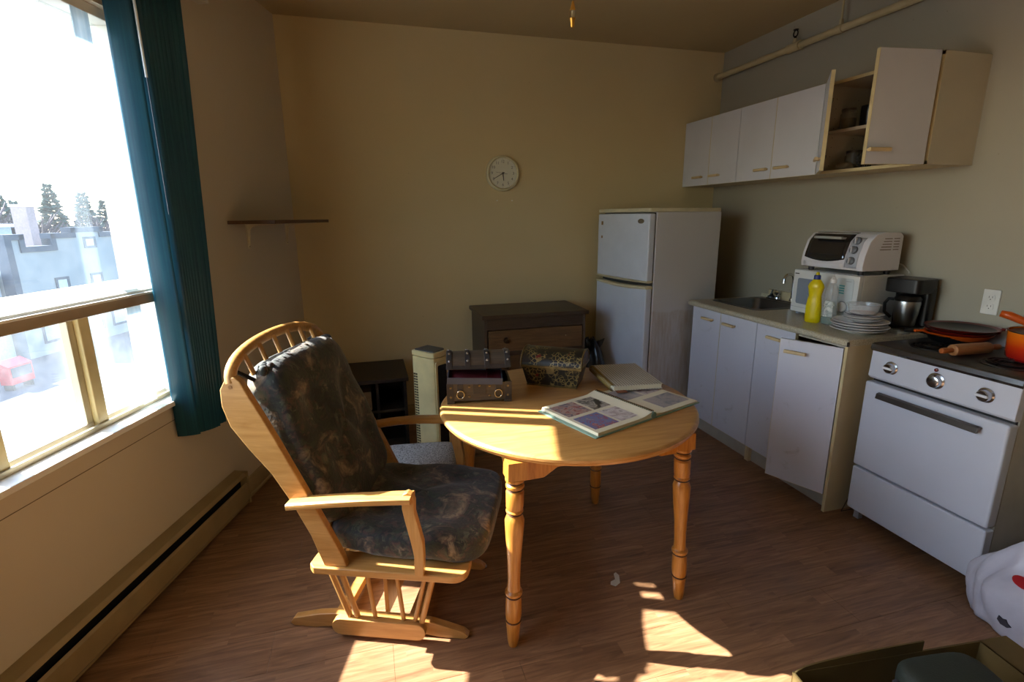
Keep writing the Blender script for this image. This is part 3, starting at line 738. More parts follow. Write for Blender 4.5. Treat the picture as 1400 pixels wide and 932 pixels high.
def base_cab(label, y0, y1, mid, h, ang=0, end=False):
    t = thing('base_cabinet', label, 'cabinet', (2.48, (y0+y1)/2, 0), group='white base cabinets under the counter')
    off = Vector((-2.48, -(y0+y1)/2, 0)); xf, xb, z0, z1 = 2.180, XW, .100, .884
    def B(nm, mt, d, bv=.001):
        b = MB().box(*d); b.v = [tuple(Vector(p)+off) for p in b.v]; return b.build(nm, mt, t, bv)
    B('side_panel', side_c, (xf if end else xf+.02, xb, y0, y0+.016, 0, z1)); B('side_panel', side_c, (xf+.02, xb, y1-.016, y1, 0, z1))
    B('bottom_panel', inner, (xf+.02, xb, y0+.016, y1-.016, z0, z0+.016)); B('back_panel', inner, (xb-.006, xb, y0+.016, y1-.016, z0+.016, z1))
    B('toe_kick', M('toe_kick_grey', 'a29b8c', .5), (2.222, 2.236, y0+.016, y1-.016, 0, z0))
    B('front_rail', inner, (xf+.02, xf+.06, y0+.016, y1-.016, z1-.02, z1))
    if end:
        B('edge_strip', edge, (xf-.0012, xf+.0005, y0, y0+.016, 0, z1), 0); B('shelf', inner, (xf+.10, xb-.006, y0+.016, y1-.016, .47, .486))
    yr = y0+.018 if end else y0
    door(t, xf+off.x, mid+off.y, y1+off.y, .105, z1-.004, h[0]+off.y, 'hi', 0, lamw2, z_h=.82)
    door(t, xf+off.x-(.003 if ang else 0), yr+off.y, mid+off.y, .105-(.012 if ang else 0), z1-.004-(.012 if ang else 0), h[1]+off.y, 'lo', ang, lamw2, z_h=.82-(.012 if ang else 0))
base_cab('white base cabinet with two closed scuffed doors next to the fridge', 2.466, 3.090, 2.792, (2.910, 2.695))
base_cab('white base cabinet with one door hanging ajar next to the stove', 1.860, 2.464, 2.176, (2.310, 2.090), 24, True)

def make_counter():
    m, nt, bs = base_mat('speckled_cream_laminate'); v = coords(nt)
    nt.links.new(ramp(nt, noise(nt, v, 160, 2, .7), [(.35, '9c927a'), (.55, 'b8b097'), (.7, 'c6bfa8')]), bs.inputs['Base Color']); bs.inputs['Roughness'].default_value = .35
    t = thing('countertop', 'cream speckled laminate countertop with rolled front edge', 'countertop', (2.47, 2.48, .885))
    x0, x1, y0, y1, z0, z1 = -.312, XW-2.47, -.632, .645, 0, .030
    hx0, hx1, hy0, hy1 = -.145, .215, .170, .585
    b = MB(); b.box(x0+.02, x1, y0, hy0, z0, z1); b.box(x0+.02, x1, hy1, y1, z0, z1); b.box(x0+.02, hx0, hy0, hy1, z0, z1); b.box(hx1, x1, hy0, hy1, z0, z1)
    b.build('top', m, t, smooth=0)
    MB().prism(arc(x0+.018, .0125, .0175, 90, 270, 8)+[(x0+.02, -.005), (x0+.02, .030)], 1, y0, y1).build('rolled_edge', m, t)
    MB().prism([(x1-.018, .030), (x1, .030), (x1, .055), (x1-.012, .055)], 1, y0, y1).build('back_lip', m, t)
    box('end_chip', M('dark_core', '2a2018', .8), t, (x0-.001, x0+.014, y0-.0008, y0+.002, 0, .022), 0)
make_counter()
def make_sink():
    t = thing('kitchen_sink', 'stainless steel sink set into the counter', 'sink', (2.505, 2.858, .915))
    ss = M('stainless_steel', '7d7f80', .28, 1., var=.08)
    b = MB(); lv = [(.200, .228, .000), (.196, .224, .004), (.178, .206, .003), (.172, .200, -.004), (.160, .190, -.12), (.140, .168, -.150), (.05, .05, -.156)]
    ring = []
    n = 0
    for hx, hy, z in lv:
        pts = rrect(-hx, hx, -hy, hy, min(.05, hx*.9), 5); n = len(pts); ring += [(x, y, z) for x, y in pts]
    fs = [(i*n+k, i*n+(k+1) % n, (i+1)*n+(k+1) % n, (i+1)*n+k) for i in range(len(lv)-1) for k in range(n)]+[tuple(range((len(lv)-1)*n, len(lv)*n))]
    b.add(ring, fs).build('basin', ss, t, smooth=50, solid=.0015)
    MB().lathe([(.030, -.1535), (.028, -.151), (.012, -.154)], seg=20).build('drain', M('drain_dark', '2a2a2a', .4, .8), t)
make_sink()
def make_faucet():
    t = thing('faucet', 'old chrome two-handle faucet with gooseneck spout behind the sink', 'faucet', (2.745, 2.885, .915))
    ch = M('chrome', 'd6d8da', .12, 1., var=.03); cr = M('cream_backboard', 'b9ab87', .5)
    box('backboard', cr, t, (.010, .036, -.135, .155, .0, .062), .003)
    box('deck_plate', ch, t, (-.030, .010, -.12, .13, .0, .014), .004)
    for y, dk in ((.100, True), (.040, False)):
        MB().lathe([(.026, .012), (.024, .022), (.012, .030), (.009, .040)], (-.012, y, 0), 18).build('valve', M('valve_black', '151515', .35) if dk else ch, t)
        if dk: MB().cyl((-.012, y, .040), (-.006, y, .068), .005, seg=10).build('stem', M('valve_black', '151515', .35), t)
        else: MB().lathe([(.010, .034), (.022, .042), (.024, .056), (.018, .066), (.006, .069)], (-.012, y, 0), 8).build('knob', ch, t)
    pts = [(-.012, -.085, .012), (-.012, -.085, .150)]+[(-.012-.04*(1-math.cos(q)), -.085, .150+.045*math.sin(q)) for q in [math.pi*i/10 for i in range(1, 10)]]+[(-.092, -.085, .135)]
    MB().tube(pts, .0095, 12).build('spout', ch, t); MB().lathe([(.017, .012), (.016, .03), (.011, .036)], (-.012, -.085, 0), 16).build('spout_base', ch, t)
make_faucet()

# ================================================================== COUNTER APPLIANCES
def make_microwave():
    t = thing('microwave', 'white microwave oven with a dial, under the toaster oven', 'microwave', (2.608, 2.318, .915), R(0))
    wh = M('appliance_white', 'cfd0cc', .35, var=.03); dk = M('mw_window', '7d8590', .2); gy = M('appliance_grey', '8d9094', .4); teal = M('teal_print', '3c8f93', .5)
    x0, x1, y0, y1, z0, z1 = -.150, .155, -.228, .205, .014, .266
    for x in (-.11, .11):
        for y in (-.18, .18): MB().cyl((x, y, 0), (x, y, .016), .014, seg=10).build('foot', gy, t)
    box('case', M('microwave_case', 'c8c6bd', .4), t, (x0+.03, x1, y0, y1, z0, z1), .004)
    d = box('door', wh, t, (x0, x0+.030, -.075, y1, z0+.002, z1-.002), .005)
    MB().prism(rrect(.010, y1-.035, z0+.052, z1-.050, .012), 0, x0-.0012, x0+.001).build('window', dk, d)
    box('logo_print', M('print_dark', '2d2d2d', .5), d, (x0-.0008, x0, .165, .195, z1-.028, z1-.022), 0, smooth=0)
    box('seam_line', gy, d, (x0-.0004, x0+.001, -.074, y1-.002, z0+.030, z0+.032), 0, smooth=0)
    p = box('control_panel', wh, t, (x0, x0+.030, y0, -.077, z0+.002, z1-.002), .004)
    MB().prism(rrect(y0+.028, -.095, z0+.012, z1-.020, .015), 0, x0-.0015, x0+.001).build('panel_face', M('panel_pale', 'bcc3c4', .4), p)
    k = MB().lathe([(.032, 0), (.032, .002)], seg=28, m=Matrix.Translation((x0-.0015, -.148, z0+.078)) @ Matrix.Rotation(R(-90), 4, 'Y')).build('dial_ring', gy, p)
    kb = MB(); kb.lathe([(.027, 0), (.025, .010), (.023, .012)], seg=28, m=Matrix.Translation((x0-.0035, -.148, z0+.078)) @ Matrix.Rotation(R(-90), 4, 'Y')); kb.box(x0-.022, x0-.010, -.152, -.144, z0+.054, z0+.102)
    kb.build('dial', wh, p)
    for i in range(4): box('programme_print', teal, p, (x0-.0020, x0-.0012, -.148, -.115, z1-.065-.013*i, z1-.057-.013*i), 0, smooth=0)
    box('lettering_strip', gy, p, (x0-.0020, x0-.0012, -.185, -.155, z1-.036, z1-.033), 0, smooth=0)
make_microwave()
def make_toaster_oven():
    t = thing('toaster_oven', 'white toaster oven with dark glass door on top of the microwave', 'toaster oven', (2.600, 2.285, 1.181))
    wh = M('toaster_white', 'cfcdd0', .35, var=.03); gl = M('toaster_glass', '17191d', .08, var=.2, coat=.6); gy = M('appliance_grey', '8d9094', .4); dk = M('toaster_dark', '2b2b2e', .4)
    D, Wy, H = .105, .200, .222
    for x in (-.10, .075):
        for y in (-.16, .16): MB().cyl((x, y, 0), (x, y, .026), .014, .017, 10).build('foot', dk, t)
    pr = [(D, .024), (D, H-.02), (D-.02, H-.004), (-.02, H), (-.075, H-.012), (-.112, H-.050), (-.135, .10), (-.142, .05), (-.138, .024)]
    MB().prism(pr, 1, -Wy, Wy).build('shell', wh, t, bevel=.004)
    fr = [(-.0762, H-.0123), (-.1125, H-.0505), (-.1355, .10), (-.1405, .066)]
    def face(name, ya, yb, z_lo, z_hi, mat, par, off, bow=0, n=10):
        pts = [(-.030, H-.0005)]+fr+[(-.1425, .050), (-.1385, .0245)]
        def at(z):
            for (xa, za), (xb, zb) in zip(pts[:-1], pts[1:]):
                if zb <= z <= za: q = (za-z)/(za-zb); return xa+(xb-xa)*q
            return -.03
        b = MB()
        def fn(i, j):
            y = ya+(yb-ya)*i; lo = z_lo-bow*math.sin(math.pi*i); z = lo+(z_hi-lo)*j; return (at(z)-off, y, z)
        b.grid(fn, n, 14); return b.build(name, mat, par, smooth=60, solid=.002)
    g = face('glass_door', -.085, Wy-.022, .078, H-.006, gl, t, .0015, .018)
    face('door_lip', -.085, Wy-.022, .030, .056, wh, g, .0015)
    h = MB(); h.box(-.135, -.118, -.045, Wy-.065, H-.040, H-.026); h.box(-.120, -.090, -.045, -.033, H-.040, H-.030); h.box(-.120, -.090, Wy-.077, Wy-.065, H-.040, H-.030)
    h.build('handle', M('handle_grey', '9a9a92', .35), g, bevel=.003)
    cp = face('control_strip', -Wy+.036, -.092, .036, H-.030, M('control_strip_grey', 'a9abb2', .4), t, .0015)
    for z, x in ((.188-.012, -.112), (.130, -.131), (.074, -.140)):
        kb = MB().lathe([(.021, 0), (.020, .012), (.015, .015)], seg=20, m=Matrix.Translation((x, -.130, z)) @ Matrix.Rotation(R(-90+16), 4, 'Y'))
        o = kb.build('knob', M('toaster_knob', '5a5d62', .35), cp); box('knob_bar', M('knob_pale', 'c9cacc', .4), o, (x-.024, x-.012, -.133, -.127, z-.013, z+.018), .001)
    b = MB()
    for i in range(5):
        z = H-.035-.014*i
        b.box(-.02-.006*i, .030, -Wy-.0006, -Wy+.001, z, z+.004); b.box(.042, .080, -Wy-.0006, -Wy+.001, z, z+.004)
    b.build('side_vents', M('vent_brown', '6b5a48', .6), t, smooth=0)
    MB().tube([(D, -.10, .08), (D+.02, -.13, .07), (.172, -.17, .045), (.176, -.205, .012), (.165, -.215, .006)], .004, 6).build('power_cord', M('white_cord', 'bdb9ae', .5), t)
make_toaster_oven()
def bottle(name, label, loc, prof, mat, cap, capprof, flat=.62, rz=0.):
    t = thing(name, label, 'bottle', loc, rz)
    b = MB().lathe(prof, seg=28); b.v = [(x*flat, y, z) for x, y, z in b.v]; bo = b.build('body', mat, t, smooth=60)
    return t, bo
def make_bottles():
    yl = M('yellow_hdpe', 'd9c400', .35, var=.05); bl = M('navy_cap', '1b2d74', .35)
    t, b = bottle('dish_soap_bottle', 'yellow dish soap bottle with a blue and yellow cap', (2.345, 2.245, .915),
        [(.030, 0), (.039, .006), (.041, .03), (.040, .09), (.035, .130), (.032, .150), (.039, .185), (.042, .198), (.036, .215), (.020, .235), (.0155, .240)], yl, None, None, .62, R(20))
    MB().lathe([(.017, .238), (.0165, .258), (.012, .262)], seg=18).build('cap', bl, t); MB().lathe([(.010, .262), (.009, .272), (.006, .277)], seg=14).build('nozzle', yl, t)
    t, b = bottle('clear_soap_bottle', 'clear plastic soap bottle with a little green liquid left', (2.378, 2.172, .915),
        [(.028, 0), (.036, .006), (.038, .03), (.037, .07), (.033, .110), (.028, .135), (.033, .160), (.034, .178), (.028, .200), (.015, .222), (.0135, .228)], clear_plastic('clear_soap_plastic', 'cdd3d3', .08, .30), None, None, .62, R(20))
    lq = MB().lathe([(.027, .003), (.0345, .008), (.0365, .03), (.036, .042)], seg=24); lq.v = [(x*.62, y, z) for x, y, z in lq.v]; lq.build('green_liquid', M('green_soap', '2c5a2c', .2), t)
    MB().lathe([(.0155, .226), (.0155, .244), (.009, .247), (.0085, .256), (.004, .258)], seg=16).build('cap', M('cap_white', 'dedddc', .35), t)
    lb = MB().lathe([(.0385, .045), (.0378, .07), (.0345, .105), (.030, .130)], seg=28, cap=False); lb.v = [(x*.62, y, z) for x, y, z in lb.v]
    lb.f = [f for f in lb.f if sum(lb.v[i][0] for i in f) < -.02 and abs(sum(lb.v[i][1] for i in f)/4) < .024]
    lb.build('label', photo_mat('soap_label', ['b7b9b2', 'cfd0c8', '7f8a86', 'c9c8ba'], 60), t)
make_bottles()
def make_plates():
    wh = M('china_white', 'd6d4d2', .22, var=.02); rim = M('plate_navy_rim', '3a3f52', .25)
    z = .915; c = (2.375, 1.985)
    big = [(.05, .004), (.062, 0), (.066, .004), (.090, .010), (.122, .019), (.125, .022), (.122, .0235), (.088, .0145), (.064, .008), (.0, .0075)]
    for i in range(4):
        o = MB().lathe(big, seg=48, cap=False).build('dinner_plate', wh, loc=(c[0]+.004*math.sin(i*2), c[1]+.004*math.cos(i*3), z))
        tag(o, ['white dinner plate at the bottom of the stack beside the bottles', 'second white dinner plate up from the counter in the stack', 'third white dinner plate up from the counter in the stack', 'topmost large white dinner plate, just under the small plates'][i], 'plate', 'large plates in the stack')
        z += .0130
    z += .004
    sm = [(q*.68, h*.8) for q, h in big]
    for i in range(3):
        o = MB().lathe(sm, seg=40, cap=False).build('side_plate', wh, loc=(c[0]+.006, c[1]-.012+.005*math.sin(i*2.2), z))
        if i == 2: MB().lathe([(.0832, .0155), (.0856, .0178), (.0826, .0192)], seg=40, cap=False).build('rim_band', rim, o)
        tag(o, ['lowest small plate resting on the large plates', 'middle small plate between two others on the plate stack', 'topmost small plate, right under the plastic tub'][i], 'plate', 'small plates in the stack')
        z += .0110
    cl = clear_plastic('clear_tub_plastic', 'c6ccd0', .15, .35)
    t = thing('plastic_tub', 'clear round plastic food tub on top of the plates', 'tub', (c[0]+.004, c[1]-.006, z+.006))
    MB().lathe([(.0, .001), (.058, .001), (.062, .004), (.070, .046), (.0745, .047), (.0745, .050), (.068, .050), (.0605, .006), (.0, .003)], seg=40, cap=False).build('tub', cl, t)
    MB().lathe([(.03, .0032), (.055, .006), (.054, .009), (.03, .012), (.0, .013)], seg=30, cap=False).build('leftovers', M('tub_leftover', 'c99a80', .6), t)
    o = MB().lathe([(.0, .016), (.022, .015), (.046, .009), (.052, .004), (.055, .002), (.055, 0), (.046, .004), (.0, .010)], seg=30, cap=False).build('glass_lid', clear_plastic('lid_glass', 'a9b0aa', .1, .4), loc=(2.548, 1.920, .9155)); tag(o, 'small clear glass lid lying beside the plate stack', 'saucer')  # clear glass lid lying on the counter
make_plates()
def make_coffee():
    t = thing('coffee_maker', 'black drip coffee maker with a steel thermal jug', 'coffee maker', (2.672, 1.978, .915), R(8))
    bk = M('gloss_black_plastic', '070708', .38, var=.2); ss = M('brushed_steel', 'a0a3a5', .3, 1., var=.05)
    MB().prism(rrect(-.085, .075, -.085, .085, .02), 2, 0, .022).build('base', bk, t, bevel=.004)
    MB().prism(rrect(.015, .080, -.085, .085, .02), 2, .022, .215).build('water_tank', bk, t, bevel=.004)
    MB().prism(rrect(-.085, .080, -.085, .085, .028), 2, .190, .262).build('brew_head', bk, t, bevel=.006)
    j = MB().lathe([(.042, .024), (.046, .030), (.058, .140), (.056, .150)], (-.038, -.015, 0), 28).build('jug', ss, t)
    MB().lathe([(.057, .150), (.059, .160), (.050, .176), (.020, .184)], (-.038, -.015, 0), 28).build('jug_lid', bk, j)
    MB().tube([(-.038, .040, .150), (-.045, .072, .150), (-.050, .086, .125), (-.050, .082, .080), (-.045, .050, .055)], .008, 8).build('jug_handle', bk, j)
make_coffee()

# ================================================================== STOVE
def make_stove():
    t = thing('stove', 'white enamel electric range with three chrome knobs', 'stove', (2.262, 1.212, 0))
    # local: x into the depth from the front, y along the front
    en = M('stove_enamel', 'bec1ca', .3, var=.04, scale=3); sd = M('stove_side', 'aaa598', .4, var=.08); bk = M('stove_black', '0c0b0b', .5); ss = M('stove_chrome_trim', '8f9296', .22, 1., var=.12)
    W, D = .590, XW-2.262-.004
    box('body', sd, t, (.035, D, .004, W-.004, .055, .885), .003)
    box('toe_recess', bk, t, (.060, D-.02, .01, W-.01, .028, .056), 0)
    for y in (.012, W-.040):
        for x in (.030, D-.06): box('foot', M('foot_grey', '8c8a86', .5), t, (x, x+.028, y, y+.028, 0, .056), .002)
    ct = M('cooktop_stained', '4a4542', .32, .7, var=.45, scale=7)
    MB().prism([(-.004, .876), (-.010, .886), (-.006, .903), (.004, .910), (D, .910), (D, .880), (.03, .880)], 1, -.002, W+.002).build('cooktop', ct, t, bevel=.001)
    MB().prism([(-.0045, .874), (-.0115, .886), (-.0075, .904), (-.001, .9075), (.0, .903), (-.008, .887), (-.002, .878)], 1, -.003, W+.003).build('front_trim', ss, t)
    MB().prism([(.0, .876), (.034, .876), (.034, .742), (.006, .742), (-.006, .752)], 1, 0, W).build('control_panel', en, t, bevel=.004)
    box('gap', bk, t, (.022, .036, .01, W-.01, .70, .748), 0)
    d = box('oven_door', en, t, (-.018, .034, .002, W-.002, .298, .728), .010)
    h = MB(); h.prism([(-.050, .668), (-.046, .692), (-.030, .696), (-.018, .690), (-.018, .684), (-.034, .686), (-.040, .668)], 1, .085, W-.085)
    h.build('door_handle', M('handle_brown_chrome', '6a6560', .3, .9), d, bevel=.002)
    box('drawer', en, t, (-.014, .034, .002, W-.002, .062, .288), .008)
    for i, y in enumerate((W-.105, W-.300, W-.485)):
        big = 1.15 if i == 1 else 1.
        k = MB().lathe([(.030*big, 0), (.030*big, .004), (.024*big, .008), (.022*big, .024), (.018*big, .027)], seg=24, m=Matrix.Translation((-.003, y, .815)) @ Matrix.Rotation(R(-93), 4, 'Y'))
        ko = k.build('knob', M('knob_chrome', 'b9bcc0', .2, 1., var=.05), t)
        if i != 1: box('knob_grip', M('knob_pale', 'c9cacc', .4), ko, (-.036, -.026, y-.022, y+.022, .810, .820), .002)
    MB().lathe([(.008, 0), (.007, .006), (.003, .008)], seg=12, m=Matrix.Translation((-.001, W-.292, .860)) @ Matrix.Rotation(R(-93), 4, 'Y')).build('indicator_lamp', M('lamp_red_dark', '5a1510', .2), t)
    MB().prism(rrect(D-.050, D, .880, .985, .018), 1, .0, W).build('backguard', en, t, bevel=.003)
    for (x, y, r) in ((.165, .145, .085), (.165, .44, .075), (.375, .145, .075), (.375, .44, .085)):
        b = MB(); b.lathe([(r+.012, .9095), (r+.012, .913), (r+.004, .914), (r, .911)], (x, y, 0), 32, cap=False); b.build('drip_ring', M('burner_black', '121112', .4, .5), t)
        b = MB(); pts = []
        for i in range(90):
            q = i/89; rr = .014+(r-.022)*q; a = q*2*math.pi*3.5; pts.append((x+rr*math.cos(a), y+rr*math.sin(a), .918))
        b.tube(pts, .0045, 6); b.build('coil', M('burner_black', '121112', .4, .5), t)
make_stove()
def make_pans():
    bk = M('cast_black', '121316', .35, .3, var=.2); red = M('red_enamel', '5e150f', .3); org = M('orange_enamel', 'c2500f', .3)
    def pan(label, loc, r, hgt, mat_in, mat_out, rz, hl, hmat, tilt=0):
        t = thing('frying_pan', label, 'pan', loc, rz, 'pans stacked on the back burner'); t.rotation_euler = (R(tilt), 0, rz)
        MB().lathe([(0, .001), (r*.80, .001), (r*.86, .005), (r, hgt-.003), (r+.003, hgt), (r-.004, hgt), (r*.84, .007), (0, .004)], seg=40, cap=False).build('pan_body', mat_out, t)
        MB().lathe([(r-.004, hgt-.0005), (r*.84, .0075), (0, .0045)], seg=40, cap=False).build('pan_inside', mat_in, t)
        MB().tube([(r-.005, 0, hgt-.006), (r+hl*.4, 0, hgt+.004), (r+hl, 0, hgt+.002)], [.009, .011, .012], 10, flat=.6).build('handle', hmat, t)
    z = .924
    pan('black frying pan at the bottom of the pan stack, handle towards the counter', (2.570, 1.672, z), .105, .034, bk, bk, R(143), .085, bk)
    pan('orange skillet in the middle of the pan stack', (2.582, 1.668, z+.016), .122, .026, bk, org, R(152), .050, org)
    pan('red enamel skillet lying on the orange skillet', (2.588, 1.664, z+.034), .126, .022, bk, red, R(-62), .010, red)
    pan('topmost shallow red pan with black inside on the pan stack', (2.590, 1.662, z+.053), .134, .018, bk, red, R(-58), .012, red)
    # saucepan
    t = thing('saucepan', 'orange to red enamelled saucepan with wooden-orange handle on the stove', 'saucepan', (2.545, 1.330, .9235))
    m, nt, bs = base_mat('flame_enamel'); sp = N(nt, 'ShaderNodeSeparateXYZ'); nt.links.new(coords(nt, 'Object'), sp.inputs[0])
    mr = N(nt, 'ShaderNodeMapRange'); mr.inputs['From Max'].default_value = .115; nt.links.new(sp.outputs[2], mr.inputs[0])
    nt.links.new(ramp(nt, mr.outputs[0], [(.1, '8e1410'), (.45, 'c2300e'), (.75, 'd9640f'), (1, 'd8741a')]), bs.inputs['Base Color']); bs.inputs['Roughness'].default_value = .22; bs.inputs['Coat Weight'].default_value = .4
    MB().lathe([(0, 0), (.098, 0), (.108, .010), (.114, .108), (.116, .115), (.110, .114), (.102, .012), (0, .006)], seg=48, cap=False).build('pot', m, t)
    MB().lathe([(.1155, .112), (.117, .1165), (.111, .117)], seg=48, cap=False).build('rim', M('pot_rim_grey', '5a4a44', .3, .6), t)
    MB().tube([(.085, .075, .108), (.070, .105, .128), (.045, .160, .152), (.030, .185, .158)], [.012, .015, .017, .014], 12).build('handle', org, t, smooth=180)
    MB().lathe([(.0, .119), (.050, .117), (.102, .113), (.108, .110)], seg=40, cap=False).build('lid', M('pan_lid_dark', '2a241f', .35, .4), t)
    # rolling pin
    t = thing('rolling_pin', 'wooden rolling pin lying across the front of the stove top', 'rolling pin', (2.350, 1.512, .9395), R(-4))
    wd = wood('rolling_pin_wood', '8a5a34', 'b07c4c', .45, 0)
    rot = Matrix.Rotation(R(90), 4, 'Y')
    MB().lathe([(.018, -.020), (.0235, -.016), (.0245, 0), (.0245, .160), (.022, .172), (.016, .175)], seg=24, m=Matrix.Translation((0, 0, .0)) @ rot).build('roller', wd, t)
    MB().lathe([(.006, -.078), (.011, -.074), (.013, -.060), (.010, -.020)], seg=16, m=rot).build('grip', M('rolling_pin_grip', 'a35a26', .4), t)
    MB().lathe([(.010, .175), (.013, .215), (.011, .228), (.006, .232)], seg=16, m=rot).build('grip', M('rolling_pin_grip', 'a35a26', .4), t)
make_pans()
def make_wire_rack():
    w = MB(); 
    for dx in (0, .10): w.tube([(2.30+dx, 1.855, .012), (2.40+dx, 1.829, .30)], .0025, 6)
    for q in (.0, .33, .66, 1.0): w.tube([(2.30+.10*q, 1.855-.026*q, .012+.288*q), (2.40+.10*q, 1.855-.026*q, .012+.288*q)], .0025, 6)
    w.v = [(x-2.35, y-1.845, z-.0095) for x, y, z in w.v]
    o = w.build('wire_rack', M('rack_wire', '4d4840', .4, .7), loc=(2.32, 1.829, .0)); tag(o, 'thin wire rack leaning in the gap between cabinet and stove', 'rack')
make_wire_rack()

# ================================================================== THINGS IN THE OPEN WALL CABINET
def cab_stuff():
    gl = clear_plastic('jar_glass', '8e8a78', .12, .45)
    def jar(label, x, y, z, r, h, fill, fc):
        t = thing('glass_jar', label, 'jar', (x, y, z), 0, 'jars in the open wall cabinet')
        MB().lathe([(0, 0), (r, 0), (r, h*.84), (r*.86, h*.90), (r*.86, h), (r*.80, h), (r*.92, .004), (0, .004)], seg=24, cap=False).build('glass', gl, t)
        if fill: MB().lathe([(0, .005), (r*.90, .005), (r*.90, h*fill), (0, h*fill)], seg=20, cap=False).build('contents', fc, t)
        MB().lathe([(r*.9, h), (r*.9, h+.012), (0, h+.013)], seg=24, cap=False).build('lid', M('jar_lid', '4a3e30', .4, .4), t)
    jar('glass jar with dark lid on the cabinet shelf beside the black mug', 2.575, 2.400, 1.942, .040, .095, .6, M('jar_brown', '5e4a30', .7))
    jar('pale glass jar at the back of the cabinet floor', 2.640, 2.390, 1.732, .045, .090, .35, M('jar_pale', '9a8a68', .7))
    for i, (x, y, lb) in enumerate(((2.600, 2.290, 'black mug on the shelf next to the glass jar'), (2.565, 2.185, 'black mug behind the wide open cabinet door'))):
        t = thing('mug', lb, 'mug', (x, y, 1.942), R(60), 'black mugs in the wall cabinet'); bk = M('mug_black', '0b0b0d', .2)
        MB().lathe([(0, 0), (.042, 0), (.046, .01), (.046, .105), (.042, .105), (.040, .006), (0, .005)], seg=28, cap=False).build('cup', bk, t)
        MB().tube([(.044, 0, .085), (.070, 0, .080), (.076, 0, .052), (.066, 0, .026), (.043, 0, .02)], .006, 8).build('handle', bk, t)
    t = thing('strainer', 'small black mesh strainer on the cabinet floor', 'strainer', (2.575, 2.255, 1.7315), R(0))
    b = MB(); 
    for k in range(9):
        a = R(20*k); b.tube([(.045*math.cos(a)*math.cos(R(q)), .045*math.sin(a)*math.cos(R(q)), .046+.045*math.sin(R(q))) for q in range(-90, 91, 20)], .0022, 5)
    for q in (-60, -35, -10, 15, 40, 65):
        r = .045*math.cos(R(q)); b.tube([(r*math.cos(R(20*k)), r*math.sin(R(20*k)), .046+.045*math.sin(R(q))) for k in range(18)], .0022, 5, True)
    b.build('mesh_bowl', M('strainer_black', '101012', .4), t)
    t = thing('dish_cloth', 'crumpled beige cloth at the front of the cabinet floor', 'cloth', (2.560, 2.370, 1.7315))
    MB().pillow(.035, .045, .020, .8, .8, 24, 12, fn=lambda p: Vector((p.x*(1+.15*math.sin(90*p.y)), p.y, p.z+.020+.005*math.sin(80*p.x)*math.cos(70*p.y)))).build('cloth', M('cloth_beige', '8d7c5e', .9), t, smooth=180)
    t = thing('serving_bowl', 'dark shallow bowl under the cabinet shelf near the open door', 'bowl', (2.600, 2.075, 1.7315))
    MB().lathe([(0, 0), (.04, 0), (.045, .006), (.095, .034), (.097, .037), (.092, .036), (.043, .010), (0, .006)], seg=32, cap=False).build('bowl', M('bowl_navy', '14161d', .25), t)
cab_stuff()

